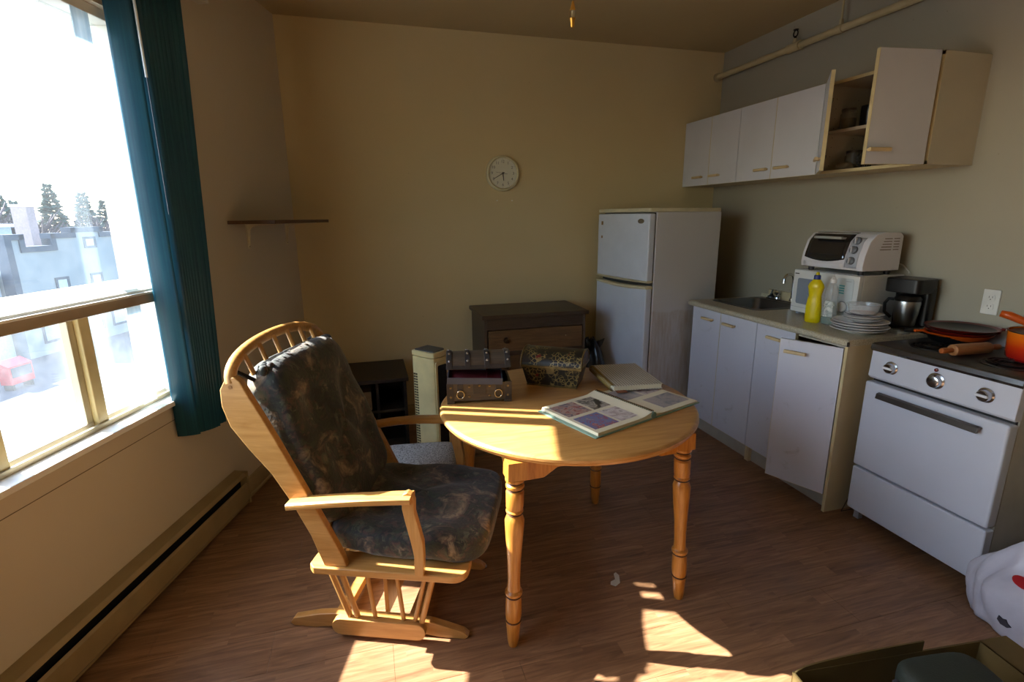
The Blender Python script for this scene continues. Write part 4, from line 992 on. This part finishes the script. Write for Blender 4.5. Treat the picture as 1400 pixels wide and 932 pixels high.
# ================================================================== THINGS ON THE TABLE
def make_chest_open():
    t = thing('treasure_chest', 'dark wooden treasure chest with raised lid and red lined tray', 'chest', (.421, 2.062, ZT), R(-9))
    wd = wood('chest_grey_brown', '2f2820', '54483a', .5, 0); ir = M('chest_iron_band', '3b3a3c', .4, .5, var=.25); br = M('stud_brass', '8d7b58', .3, .9); rd = M('red_velvet', '6e0f1a', .9); bl = M('tray_slate', '3c4250', .6)
    W, D = .132, .085
    for x in (-W+.014, W-.014):
        for y in (-D+.014, D-.014): box('foot', wd, t, (x-.016, x+.016, y-.016, y+.016, 0, .012), .002)
    b = MB(); b.box(-W, W, -D, -D+.010, .010, .086); b.box(-W, W, D-.010, D, .010, .086); b.box(-W, -W+.010, -D+.01, D-.01, .010, .086); b.box(W-.010, W, -D+.01, D-.01, .010, .086); b.box(-W+.01, W-.01, -D+.01, D-.01, .010, .018)
    b.build('box', wd, t, bevel=.001)
    for x in (-W+.012, W-.012): box('corner_band', ir, t, (x-.014, x+.014, -D-.0025, -D, .010, .088), .001)
    box('hasp_plate', ir, t, (-.026, .026, -D-.0025, -D, .040, .082), .001)
    for x in (-.078, .078):
        p = box('ring_plate', ir, t, (x-.012, x+.012, -D-.003, -D, .052, .084), .002)
        MB().tube([(x+.015*math.sin(a), -D-.007, .040+.017*math.cos(a)) for a in [2*math.pi*i/18 for i in range(18)]], .0026, 7, True).build('ring', M('ring_nickel', 'a9a493', .25, 1.), p)
    for x, z in ((-.118, .03), (-.118, .07), (.118, .03), (.118, .07), (-.042, .030), (-.042, .072), (.042, .030), (.042, .072), (0, .075)):
        MB().lathe([(.0052, 0), (.0042, .0028), (.0, .0042)], seg=10, m=Matrix.Translation((x, -D-.0022, z)) @ Matrix.Rotation(R(90), 4, 'X')).build('stud', br, t)
    tr = MB(); a, c = -.126, .100
    tr.box(a, c, -.098, -.094, 0, .024); tr.box(a, c, .040, .044, 0, .024); tr.box(a, a+.004, -.094, .04, 0, .024); tr.box(c-.004, c, -.094, .04, 0, .024); tr.box(a, c, -.098, .044, -.003, 0)
    tro = tr.build('tray', bl, t, loc=(0, 0, .092), rot=(R(3), R(2), R(-3)))
    box('tray_lining', rd, tro, (a+.004, c-.004, -.094, .04, .0, .010), 0); box('tray_divider', rd, tro, (.035, .039, -.094, .04, .0, .022), 0)
    # lid, raised on its hinge
    lp = [(-D, 0), (-D, .022)]+[(-D*math.cos(R(q)), .022+.052*math.sin(R(q))) for q in range(15, 180, 15)]+[(D, .022), (D, 0)]
    lid = MB().prism(lp, 0, -W, W).build('lid', wd, t, bevel=.001)
    lid.location = (0, D-.004, .108); lid.rotation_euler = (R(-13), 0, 0)
    for o_v in (lid.data.vertices,):
        for v in o_v: v.co.y -= D-.004
    for x in (-W+.013, -.045, .035, W-.013):
        bp = [(q[0]*1.035, q[1]*1.035+.001) for q in lp]
        bb = MB().prism(bp, 0, x-.011, x+.011); bb.v = [(px, py-(D-.004), pz) for px, py, pz in bb.v]; bo = bb.build('lid_band', ir, lid, bevel=.001)
        for q in (12, 48, 90):
            MB().lathe([(.0058, 0), (.0045, .003), (0, .0045)], seg=10, m=Matrix.Translation((x, -D*1.04*math.cos(R(q))-(D-.004), .023+.054*math.sin(R(q)))) @ Matrix.Rotation(R(90-q), 4, 'X')).build('stud', M('stud_steel', 'b4b6ba', .25, .9), bo)
    box('lid_edge', ir, lid, (-W-.001, W+.001, -D-.002-(D-.004), -D-(D-.004), 0, .016), .001)
make_chest_open()
def make_chest_closed():
    t = thing('trinket_chest', 'closed black and gold domed trinket chest with red painted flowers', 'chest', (.802, 2.145, ZT), R(-34))
    m, nt, bs = base_mat('painted_black_gold'); v = coords(nt)
    vo = N(nt, 'ShaderNodeTexVoronoi'); vo.feature = 'DISTANCE_TO_EDGE'; vo.inputs['Scale'].default_value = 62; nt.links.new(v, vo.inputs['Vector'])
    scroll = ramp(nt, vo.outputs['Distance'], [(.05, (1, 1, 1, 1)), (.11, (0, 0, 0, 1))])
    gate = ramp(nt, noise(nt, v, 20, 3), [(.45, (0, 0, 0, 1)), (.55, (1, 1, 1, 1))])
    c = mix(nt, mix(nt, 1., scroll, gate, 'MULTIPLY'), lin('17130f'), lin('8a7848'))
    red = ramp(nt, noise(nt, v, 24, 1), [(.69, (0, 0, 0, 1)), (.72, (1, 1, 1, 1))])
    nt.links.new(mix(nt, red, c, lin('6a1510')), bs.inputs['Base Color']); bs.inputs['Roughness'].default_value = .35
    gold = M('worn_gold_trim', '6e5c34', .4, .4, var=.35, scale=40)
    W, D, H = .134, .090, .088
    def taper(b):
        b.v = [(x*(.84+.16*min(1, z/H)), y*(.84+.16*min(1, z/H)), z) for x, y, z in b.v]; return b
    taper(MB().box(-W, W, -D, D, 0, H)).build('box', m, t, bevel=.002)
    taper(MB().box(-W-.002, W+.002, -D-.002, D+.002, 0, .008)).build('base_trim', gold, t, bevel=.001)
    lp = [(-D-.003, 0), (-D-.003, .014)]+[(-(D+.003)*math.cos(R(q)), .014+.062*math.sin(R(q))) for q in range(12, 180, 12)]+[(D+.003, .014), (D+.003, 0)]
    l = MB().prism(lp, 0, -W-.004, W+.004).build('lid', m, t, loc=(0, 0, H), bevel=.001)
    MB().box(-W-.006, W+.006, -D-.006, D+.006, 0, .012).build('lid_trim', gold, l, bevel=.002)
    for sx in (-1, 1):
        x = sx*(W+.004); MB().tube([(x, q[0], q[1]) for q in lp[1:-1]], .0045, 6).build('end_trim', gold, l)
    box('clasp', gold, l, (-.018, .018, -D-.009, -D-.004, -.022, .008), .002)
make_chest_closed()
pics = [photo_mat('snapshot_party', ['2a2f45', '7b6f78', 'b59c8f', '8f2a24', '3c4a6a'], 34), photo_mat('snapshot_dark', ['1c1812', '2f2a1c', 'b8b0a2', '1a1a14'], 26),
        photo_mat('snapshot_family', ['c9b8ac', 'a03a30', '5a78a8', '86707a', 'b9a8a0'], 38), photo_mat('snapshot_beige', ['7d6b66', 'b7a7a3', 'd2cac6', '4a3d33'], 24), photo_mat('snapshot_grey', ['5d6a75', '8d8b8c', 'a79b97', '6d747c'], 22)]
def make_album_open():
    # local x across the spread, y up the page, spine at x = 0
    t = thing('photo_album', 'open photo album with four snapshots on a page and green covers', 'album', (.950, 1.765, ZT), R(20))
    page = M('album_page_cream', 'd8d0b4', .5, var=.04); gr = M('album_cover_green', '7fa08f', .35, var=.12); br = M('binding_brown', '6b5234', .5)
    Wp, Hp = .292, .155
    # covers flat on the table, page blocks above them
    c1 = box('cover', gr, t, (-Wp-.016, -.012, -Hp-.006, Hp+.006, .0, .004), .0012); c2 = box('cover', gr, t, (.012, Wp-.010, -Hp-.006, Hp+.006, .0, .004), .0012)
    sp = MB().tube([(0, -Hp-.004, .0135), (0, Hp+.004, .0135)], .013, 12).build('spine', gr, t)
    def leafblock(sg, n, name):
        def fn(i, j):
            x = sg*(.008+(Wp-.008-(.018 if sg > 0 else 0))*i); return (x, -Hp+2*Hp*j, .005+.020*n*(math.exp(-((i)/.10)**2)*.5+.5)*(1 if i < .98 else .96))
        b = MB().grid(fn, 14, 2); k = 15; base = len(b.v)
        b.v += [(x, y, .0045) for x, y, z in b.v]; nu, nv = 14, 2
        for i in range(nu):
            b.f += [(i, base+i, base+i+1, i+1), (nv*k+i, nv*k+i+1, base+nv*k+i+1, base+nv*k+i)]
        for j in range(nv): b.f += [(j*k, (j+1)*k, base+(j+1)*k, base+j*k), (j*k+nu, base+j*k+nu, base+(j+1)*k+nu, (j+1)*k+nu)]
        return b.build(name, page, t, smooth=50)
    pl, pr_ = leafblock(-1, 1.15, 'page_block'), leafblock(1, .55, 'page_block')
    def photo(par, x0, x1, y0, y1, z, mt):
        box('photograph', mt, par, (x0, x1, y0, y1, z, z+.0006), 0, smooth=0)
    zl, zr = .0170, .0106
    photo(pl, -.278, -.158, .012, .128, zl, pics[0]); photo(pl, -.145, -.030, .012, .128, zl, pics[1]); photo(pl, -.278, -.158, -.128, -.010, zl, pics[2]); photo(pl, -.145, -.030, -.128, -.010, zl, pics[3])
    photo(pr_, .035, .150, .020, .130, zr, pics[4]); photo(pr_, .160, .265, .020, .130, zr, pics[3]); photo(pr_, .100, .260, -.125, -.015, zr, pics[4])
    for k in range(30):
        y = -Hp+.008+.0102*k
        MB().tube([(.010*math.cos(a), y, .020+.011*math.sin(a)) for a in [math.pi*i/6 for i in range(7)]], .0014, 5).build('binding_ring', br, t)
make_album_open()
def make_album_closed():
    t = thing('photo_album', 'closed spiral bound album with a white diamond pattern cover', 'album', (1.105, 2.045, ZT), R(-7))
    m, nt, bs = base_mat('diamond_cover'); v = coords(nt, 'Object', (1, 1, 1), (0, 0, R(45)))
    ch = N(nt, 'ShaderNodeTexChecker'); ch.inputs['Scale'].default_value = 120; ch.inputs['Color1'].default_value = lin('cfc8b4'); ch.inputs['Color2'].default_value = lin('736a54'); nt.links.new(v, ch.inputs['Vector'])
    nt.links.new(ch.outputs[0], bs.inputs['Base Color']); bs.inputs['Roughness'].default_value = .4
    page = M('album_page_cream', 'd8d0b4', .5, var=.04); gold = M('spiral_gold', '8c7640', .35, .7)
    W, H, Z0 = .112, .160, .0175
    box('page_stack', page, t, (-W+.004, W-.004, -H+.003, H-.003, Z0+.003, Z0+.020), .001)
    box('back_cover', m, t, (-W, W, -H, H, Z0, Z0+.003), .001); box('front_cover', m, t, (-W, W, -H, H, Z0+.020, Z0+.0235), .001)
    for k in range(34):
        y = -H+.010+.0089*k
        MB().tube([(-W+.013*math.cos(a), y, Z0+.012+.0145*math.sin(a)) for a in [2*math.pi*i/10 for i in range(10)]], .0016, 5, True).build('spiral_ring', gold, t)
    box('paper_tag', M('tag_brown', '8a5236', .6), t, (-W+.01, -W+.055, -H-.028, -H, Z0+.001, Z0+.003), .0005)
make_album_closed()

# ================================================================== THINGS ON THE FLOOR
def px_ray(px, py):
    m = scene.camera.matrix_world.to_3x3(); return (m @ Vector(((px-700)/FPX, (466-py)/FPX, -1))).normalized()
def make_bag():
    t = thing('shopping_bag', 'white plastic shopping bag with printed marks standing beside the stove', 'bag', (2.312, .925, 0), R(-8))
    m, nt, bs = base_mat('white_carrier_plastic'); v = coords(nt)
    nt.links.new(ramp(nt, noise(nt, v, 5, 4), [(.3, 'a9a8b4'), (.7, 'c8c7d0')]), bs.inputs['Base Color']); bs.inputs['Roughness'].default_value = .35
    bump(nt, bs, noise(nt, v, 5, 2, .5, 1.0), .45, .03)
    H = .46
    def fn(i, j):
        a = 2*math.pi*i; q = j
        sx, sy = .205, .235
        prof = (1+.10*math.sin(math.pi*min(1, q*1.6)))*(1-.62*max(0, (q-.35)/.65)**1.2)
        ce, se = math.copysign(abs(math.cos(a))**.42, math.cos(a)), math.copysign(abs(math.sin(a))**.42, math.sin(a))
        fold = 1+(.03+.06*q)*math.sin(6*a+2.2*math.sin(5*q))+.025*math.sin(15*a+7*q)
        return (sx*ce*prof*fold, sy*se*prof*fold, H*q*(1-.22*math.exp(-((math.sin(a))/.35)**2)*q)+.004)
    b = MB().grid(fn, 72, 24); b.f.append(tuple(range(72))[::-1])
    o = b.build('sack', m, t, smooth=180)
    for y, dz in ((.150, 0), (-.150, .01)):
        pts = [(-.050, y*.8, .30), (-.042, y, .365+dz), (-.010, y*1.12, .405+dz), (.028, y, .370+dz), (.045, y*.8, .30)]
        MB().tube(pts, [.034, .024, .016, .022, .034], 10, flat=.35).build('handle', m, t, smooth=180)
    MB().pillow(.075, .12, .050, .7, .7, 24, 12).build('food_pack', M('pack_tan', '8f7a50', .5), t, smooth=180, loc=(.0, .0, .300))
    bpy.context.view_layer.update()
    inv = (t.matrix_world @ o.matrix_local).inverted(); cam = Vector((0, 0, 1.5))
    def on_bag(px, py):
        d = px_ray(px, py); ok, lo, no, _ = o.ray_cast(inv @ cam, (inv.to_3x3() @ d).normalized())
        return (lo, no) if ok else (Vector((-.2, 0, .1)), Vector((-1, 0, 0)))
    for nm, px, py, mt, rx, ry in (('printed_emblem', 1373, 850, M('print_black', '34343c', .5), .024, .020), ('red_print', 1399, 797, M('pack_red', '9a1a22', .35), .036, .020)):
        lo, no = on_bag(px, py)
        if no.x > 0: no = -no
        e = MB()
        if nm == 'printed_emblem':
            e.prism([(-.022, -.004), (-.010, -.016), (.012, -.014), (.024, -.002), (.012, .004), (.006, .016), (-.006, .010), (-.018, .014)], 2, -.002, .0012)
        else: e.prism([(rx*math.cos(a), ry*math.sin(a)) for a in [2*math.pi*k/20 for k in range(20)]], 2, -.004, .001)
        eo = e.build(nm, mt, t); eo.location = lo+no*.002; eo.rotation_euler = no.to_track_quat('Z', 'Y').to_euler()
make_bag()
def make_box():
    t = thing('cardboard_box', 'open cardboard box with a curved flap standing on the floor', 'box', (1.430, .735, 0), R(-6))
    cb = M('cardboard_brown', '5c4a22', .75, var=.12); W, D, H = .330, .215, .185
    b = MB(); b.box(-W, W, -D, -D+.006, 0, H); b.box(-W, W, D-.006, D, 0, H); b.box(-W, -W+.006, -D, D, 0, H); b.box(W-.006, W, -D, D, 0, H); b.box(-W, W, -D, D, 0, .006)
    b.build('carton', cb, t, bevel=.001)
    pl = [(-W+.004, H-.002)]+[(-W+.004+.44*q, H+.036*math.sqrt(1-(1-q)**2)) for q in [k/14 for k in range(1, 15)]]+[(-W+.444, H-.002)]
    MB().prism(pl, 1, D-.005, D).build('flap', cb, t, bevel=.001)
    box('side_flap', cb, t, (W-.006, W+.10, -D, D, H-.004, H), .001)
    o = thing('padded_pouch', 'dark green padded pouch lying on top of the cardboard box', 'pouch', (1.475, .765, .150), R(-12))
    MB().pillow(.125, .115, .055, .5, .45, 40, 18, fn=lambda p: Vector((p.x, p.y, p.z+.006*math.sin(20*p.x)))).build('pouch_body', M('olive_nylon', '20271f', .7, bmp=.3, bscale=200), o, smooth=180, loc=(0, 0, .062))
    MB().tube([(-.12, -.02, .07), (-.145, .0, .085), (-.150, .05, .07), (-.125, .075, .05)], .009, 8, flat=.5).build('strap', M('strap_slate', '3a3b4a', .6), o)
    MB().tube([(.123*math.cos(a), .113*math.sin(a), .062) for a in [2*math.pi*i/40 for i in range(40)]], .003, 6, True).build('piping', M('olive_piping', '20261d', .6), o)
    p = thing('white_remote', 'small white plastic stick poking out of the cardboard box', 'plastic stick', (1.235, .815, .165), R(15))
    MB().prism(rrect(-.055, .055, -.012, .012, .008), 2, 0, .014).build('case', M('remote_white', 'd2d0c8', .4), p, bevel=.002)
    p.rotation_euler = (0, R(-28), R(15))
make_box()
pp = MB().prism([(0, 0), (.030, -.004), (.062, .018), (.070, .038), (.056, .040), (.036, .022), (.012, .030), (-.004, .022)], 2, 0, .0012)
pp.v = [(x-.03, y-.015, z+(.006 if x > .05 else 0)) for x, y, z in pp.v]
tag(pp.build('paper_scrap', M('scrap_white', 'c9c3b4', .8), loc=(.915, 1.690, .0002), rot=(0, 0, R(35))), 'torn white paper scrap on the floor under the table', 'paper')
tag(MB().pillow(.012, .008, .006, .7, .6, 16, 8).build('bottle_cap', clear_plastic('cap_clear', 'c9ccd0', .15, .6), loc=(.400, 1.93, .0062)), 'tiny clear plastic cap on the floor by the rocker foot', 'cap')
cb_ = [(.42, 3.05, .004), (.55, 2.98, .004), (.70, 3.02, .004), (.86, 3.10, .004), (1.02, 3.08, .004), (1.2, 3.16, .004)]
tag(MB().tube(cb_, .0035, 6).build('floor_cable', M('cable_pale', '8a8172', .5)), 'thin pale cable lying on the floor behind the table', 'cable')

# ================================================================== OUTSIDE
GZ, EK = -5.6, 26.0
EF = EK/19.0
def EX(s, z): return s*EF, 1.5+(z-1.5)*EF
def outside():
    g = MB().box(-60, 140, 3.0, 120, GZ-.3, GZ).build('street_ground', M('pale_winter_street', '50565c', .8, var=.15, scale=.4), loc=LROOT, rot=(0, 0, LROT)); tag(g, kind='structure')
    D0 = EK-1.545
    fa = M('grey_blue_facade', '838a8c', .8, var=.06, scale=.5); tr = M('slate_trim', '2f3f4e', .7); wf = M('pale_pane', 'a3b0ba', .2)
    t = thing('grey_building', 'grey blue two storey building with stepped parapet across the street', 'building', LROOT+SD*30-ND*D0+Vector((0, 0, GZ)), LROT)
    def L(s, z): a, b = EX(s, z); return a-30, b-GZ
    steps = [(18.60, 19.36, .98), (19.36, 20.50, .51), (20.50, 21.48, .98), (21.48, 23.12, 1.19), (23.12, 24.05, .96), (24.05, 25.1, .51), (25.1, 26.0, .98)]
    poly = [(L(18.60, 0)[0], 0)]
    for a, b, z in steps: poly += [L(a, z), L(b, z)]
    poly += [(L(26.0, 0)[0], 0)]
    MB().prism(poly[::-1], 1, 0, .5).build('facade', fa, t, smooth=0)
    x0, x1 = L(18.62, 0)[0], L(25.98, 0)[0]
    MB().box(x0, x1, .5, 14, 0, L(0, .35)[1]).build('main_block', fa, t, smooth=0)
    TH_ = .19
    prev = None
    for a, b, z in steps:
        (xa, zt), (xb, zb) = L(a, z), L(b, z-TH_)
        MB().box(xa-.02, xb+.02, -.08, .52, zb, zt+.03).build('parapet_trim', tr, t, smooth=0)
        if prev is not None:
            lo, hi = min(prev, z), max(prev, z); sx = -1 if prev > z else 1
            xs = L(a, 0)[0]; MB().box(xs-(.28 if sx < 0 else 0), xs+(.28 if sx > 0 else 0), -.08, .52, L(0, lo-TH_)[1], L(0, hi)[1]).build('parapet_trim', tr, t, smooth=0)
        prev = z
    MB().box(x0-.05, x0+.30, -.08, .5, L(0, -1.6)[1], L(0, .8)[1]).build('corner_trim', tr, t, smooth=0)
    def window(a, b, zt, zb, nm='window'):
        (xa, z1), (xb, z0) = L(a, zt), L(b, zb)
        f = MB(); w = .13
        f.box(xa, xb, -.06, .02, z1-w, z1); f.box(xa, xb, -.06, .02, z0, z0+w); f.box(xa, xa+w, -.06, .02, z0+w, z1-w); f.box(xb-w, xb, -.06, .02, z0+w, z1-w)
        fo = f.build(nm, tr, t, smooth=0); MB().box(xa+w, xb-w, -.02, .0, z0+w, z1-w).build('pane', wf, fo, smooth=0)
    window(22.05, 22.68, .80, .32, 'panel_frame')
    for a, b in ((20.32, 20.96), (22.05, 22.69), (23.80, 24.44)): window(a, b, -.76, -1.56)
    for a, b in ((19.3, 20.6), (21.0, 22.3), (22.8, 24.4)): window(a, b, -2.35, -3.25, 'shop_window')
    ax0, az0 = L(19.1, -2.05); ax1, _ = L(20.7, 0); MB().prism([(0, az0), (-.9, az0-.35), (-.9, az0-.42), (0, az0-.25)], 0, ax0, ax1).build('awning', M('awning_white', 'd5d9dc', .6), t, smooth=0)
    cx, cz = L(21.28, .7); cx1, cz1 = L(21.66, 2.05)
    ch = MB().box(cx, cx1, 2.0, 2.9, cz-.6, cz1).build('chimney', M('chimney_brick', '8d7f80', .8), t, smooth=0); MB().box(cx-.06, cx1+.06, 1.94, 2.96, cz1, cz1+.14).build('chimney_cap', M('snow_white', 'dfe4e8', .8), ch, smooth=0)
    t2 = thing('white_building', 'low white building with a flat snowy roof beside the grey one', 'building', LROOT+SD*20-ND*(D0+.6)+Vector((0, 0, GZ)), LROT)
    b = EX(18.5, 0)[0]-20; h = EX(0, -.62)[1]-GZ
    MB().box(-14, b, 0, 10, 0, h).build('block', M('white_siding', '9aa3ab', .7), t2, smooth=0); MB().box(-14.1, b, -.1, 10.1, h, h+.22).build('roof_edge', M('snow_white', 'dfe4e8', .8), t2, smooth=0)
    for k in range(4): MB().box(-3.2-2.4*k, -1.8-2.4*k, -.05, .02, h*.45, h*.78).build('window', wf, t2, smooth=0)
    t4 = thing('long_roof', 'long low snowy roof behind the stepped parapet', 'building', LROOT+SD*28-ND*(D0+16)+Vector((0, 0, GZ)), LROT)
    MB().box(-14, 14, 0, 8, 0, 6.6).build('block', M('white_siding', '9aa3ab', .7), t4, smooth=0); MB().box(-14.2, 14.2, -.2, 8.2, 6.6, 6.85).build('roof_edge', M('snow_white', 'dfe4e8', .8), t4, smooth=0)
    # red box standing on the far pavement
    p = LROOT+SD*20.9-ND*20.6
    c = thing('newspaper_box', 'small red street box on the pavement below the window', 'street box', (p.x, p.y, GZ), LROT); rd = M('street_box_red', 'b3202a', .4)
    MB().box(-.55, .55, -.25, .25, .25, 1.05).build('case', rd, c, bevel=.03); MB().prism([(-.25, 1.05), (.25, 1.05), (.25, 1.28)], 0, -.55, .55).build('sloped_top', rd, c)
    MB().box(-.45, .45, -.27, -.24, .55, .98).build('window', M('car_glass', '2f3a44', .1), c)
    for x in (-.42, .42): MB().box(x-.05, x+.05, -.2, .2, 0, .25).build('leg', M('tyre_black', '1a1a1c', .8), c)
    # trees
    bark = M('tree_bark', '5b5048', .9); gn = M('pine_needles', '33493e', .8, var=.3); tw = M('bare_twigs', '4a4248', .9, var=.2)
    def pine(name, lb, s, d, h, seed):
        r_ = random.Random(seed); P = LROOT+SD*s-ND*d; o = thing(name, lb, 'tree', (P.x, P.y, GZ), r_.random()*6, 'trees behind the grey building')
        MB().tube([(0, 0, 0), (.1, 0, h*.5), (0, 0, h*.98)], [.28, .18, .03], 8).build('trunk', bark, o)
        b = MB(); z = h*.25
        while z < h:
            R_ = (h-z)*.34+.40; n = 16
            for k in range(n):
                a = 2*math.pi*(k+r_.random())/n; l = R_*(.65+.5*r_.random()); dz = -.12*l+.5*(r_.random()-.4)
                ca, sa = math.cos(a), math.sin(a); w = .16*l+.12
                p0, p1 = Vector((0, 0, z)), Vector((ca*l, sa*l, z+dz)); side = Vector((-sa, ca, 0))*w; m_ = p0.lerp(p1, .6)
                b.add([p0, m_+side+Vector((0, 0, -.12)), p1, m_-side+Vector((0, 0, -.12)), m_+Vector((0, 0, .16))], [(0, 1, 4), (1, 2, 4), (2, 3, 4), (3, 0, 4), (0, 3, 2, 1)])
            z += .28+.14*r_.random()
        tag(b.build('foliage', gn, o, smooth=0), kind='stuff')
    def bare(name, lb, s, d, h, seed):
        r_ = random.Random(seed); P = LROOT+SD*s-ND*d; o = thing(name, lb, 'tree', (P.x, P.y, GZ), r_.random()*6, 'trees behind the grey building')
        MB().tube([(0, 0, 0), (.15, .1, h*.45)], [.22, .12], 8).build('trunk', bark, o); b = MB()
        for k in range(170):
            a = r_.random()*6.283; z0 = h*(.25+.35*r_.random()); l = h*(.18+.28*r_.random()); e = .5+.8*r_.random()
            p0 = Vector((.1*math.cos(a), .1*math.sin(a), z0)); p1 = p0+Vector((math.cos(a)*math.cos(e), math.sin(a)*math.cos(e), math.sin(e)))*l
            b.tube([p0, p1], [.12, .05], 4)
            for q in range(4):
                pm_ = p0.lerp(p1, .4+.15*q); a2 = a+(r_.random()-.5)*2.4; b.tube([pm_, pm_+Vector((math.cos(a2)*.6, math.sin(a2)*.6, .7))*l*.35], [.07, .04], 3)
        tag(b.build('branches', tw, o, smooth=0), kind='stuff')
    pines = ((50.0, 44, 10.3, 'tall pine standing right behind the brick chimney'), (48.0, 47, 9.4, 'smaller pine just beyond the one behind the chimney'), (54.9, 45, 10.0, 'lone layered pine between the chimney and the window edge'),
             (52.4, 50, 9.0, 'distant pine peeping out between the two nearest pines'), (58.8, 46, 9.3, 'pine rising over the end of the stepped parapet'), (45.6, 49, 8.6, 'short pine among the leafless trees'))
    for i, (s, d, h, lb) in enumerate(pines): pine('pine_tree', lb, s, d, h, 11+i)
    for i, (s, d, h) in enumerate(((42.2, 44, 8.8), (46.6, 43.5, 8.2), (52.3, 41.5, 7.8), (57.4, 42, 7.9), (48.6, 54, 8.8), (54.6, 54, 9.0))):
        bare('bare_tree', 'leafless winter tree with dense twigs beyond the flat roof', s, d, h, 41+i)
outside()
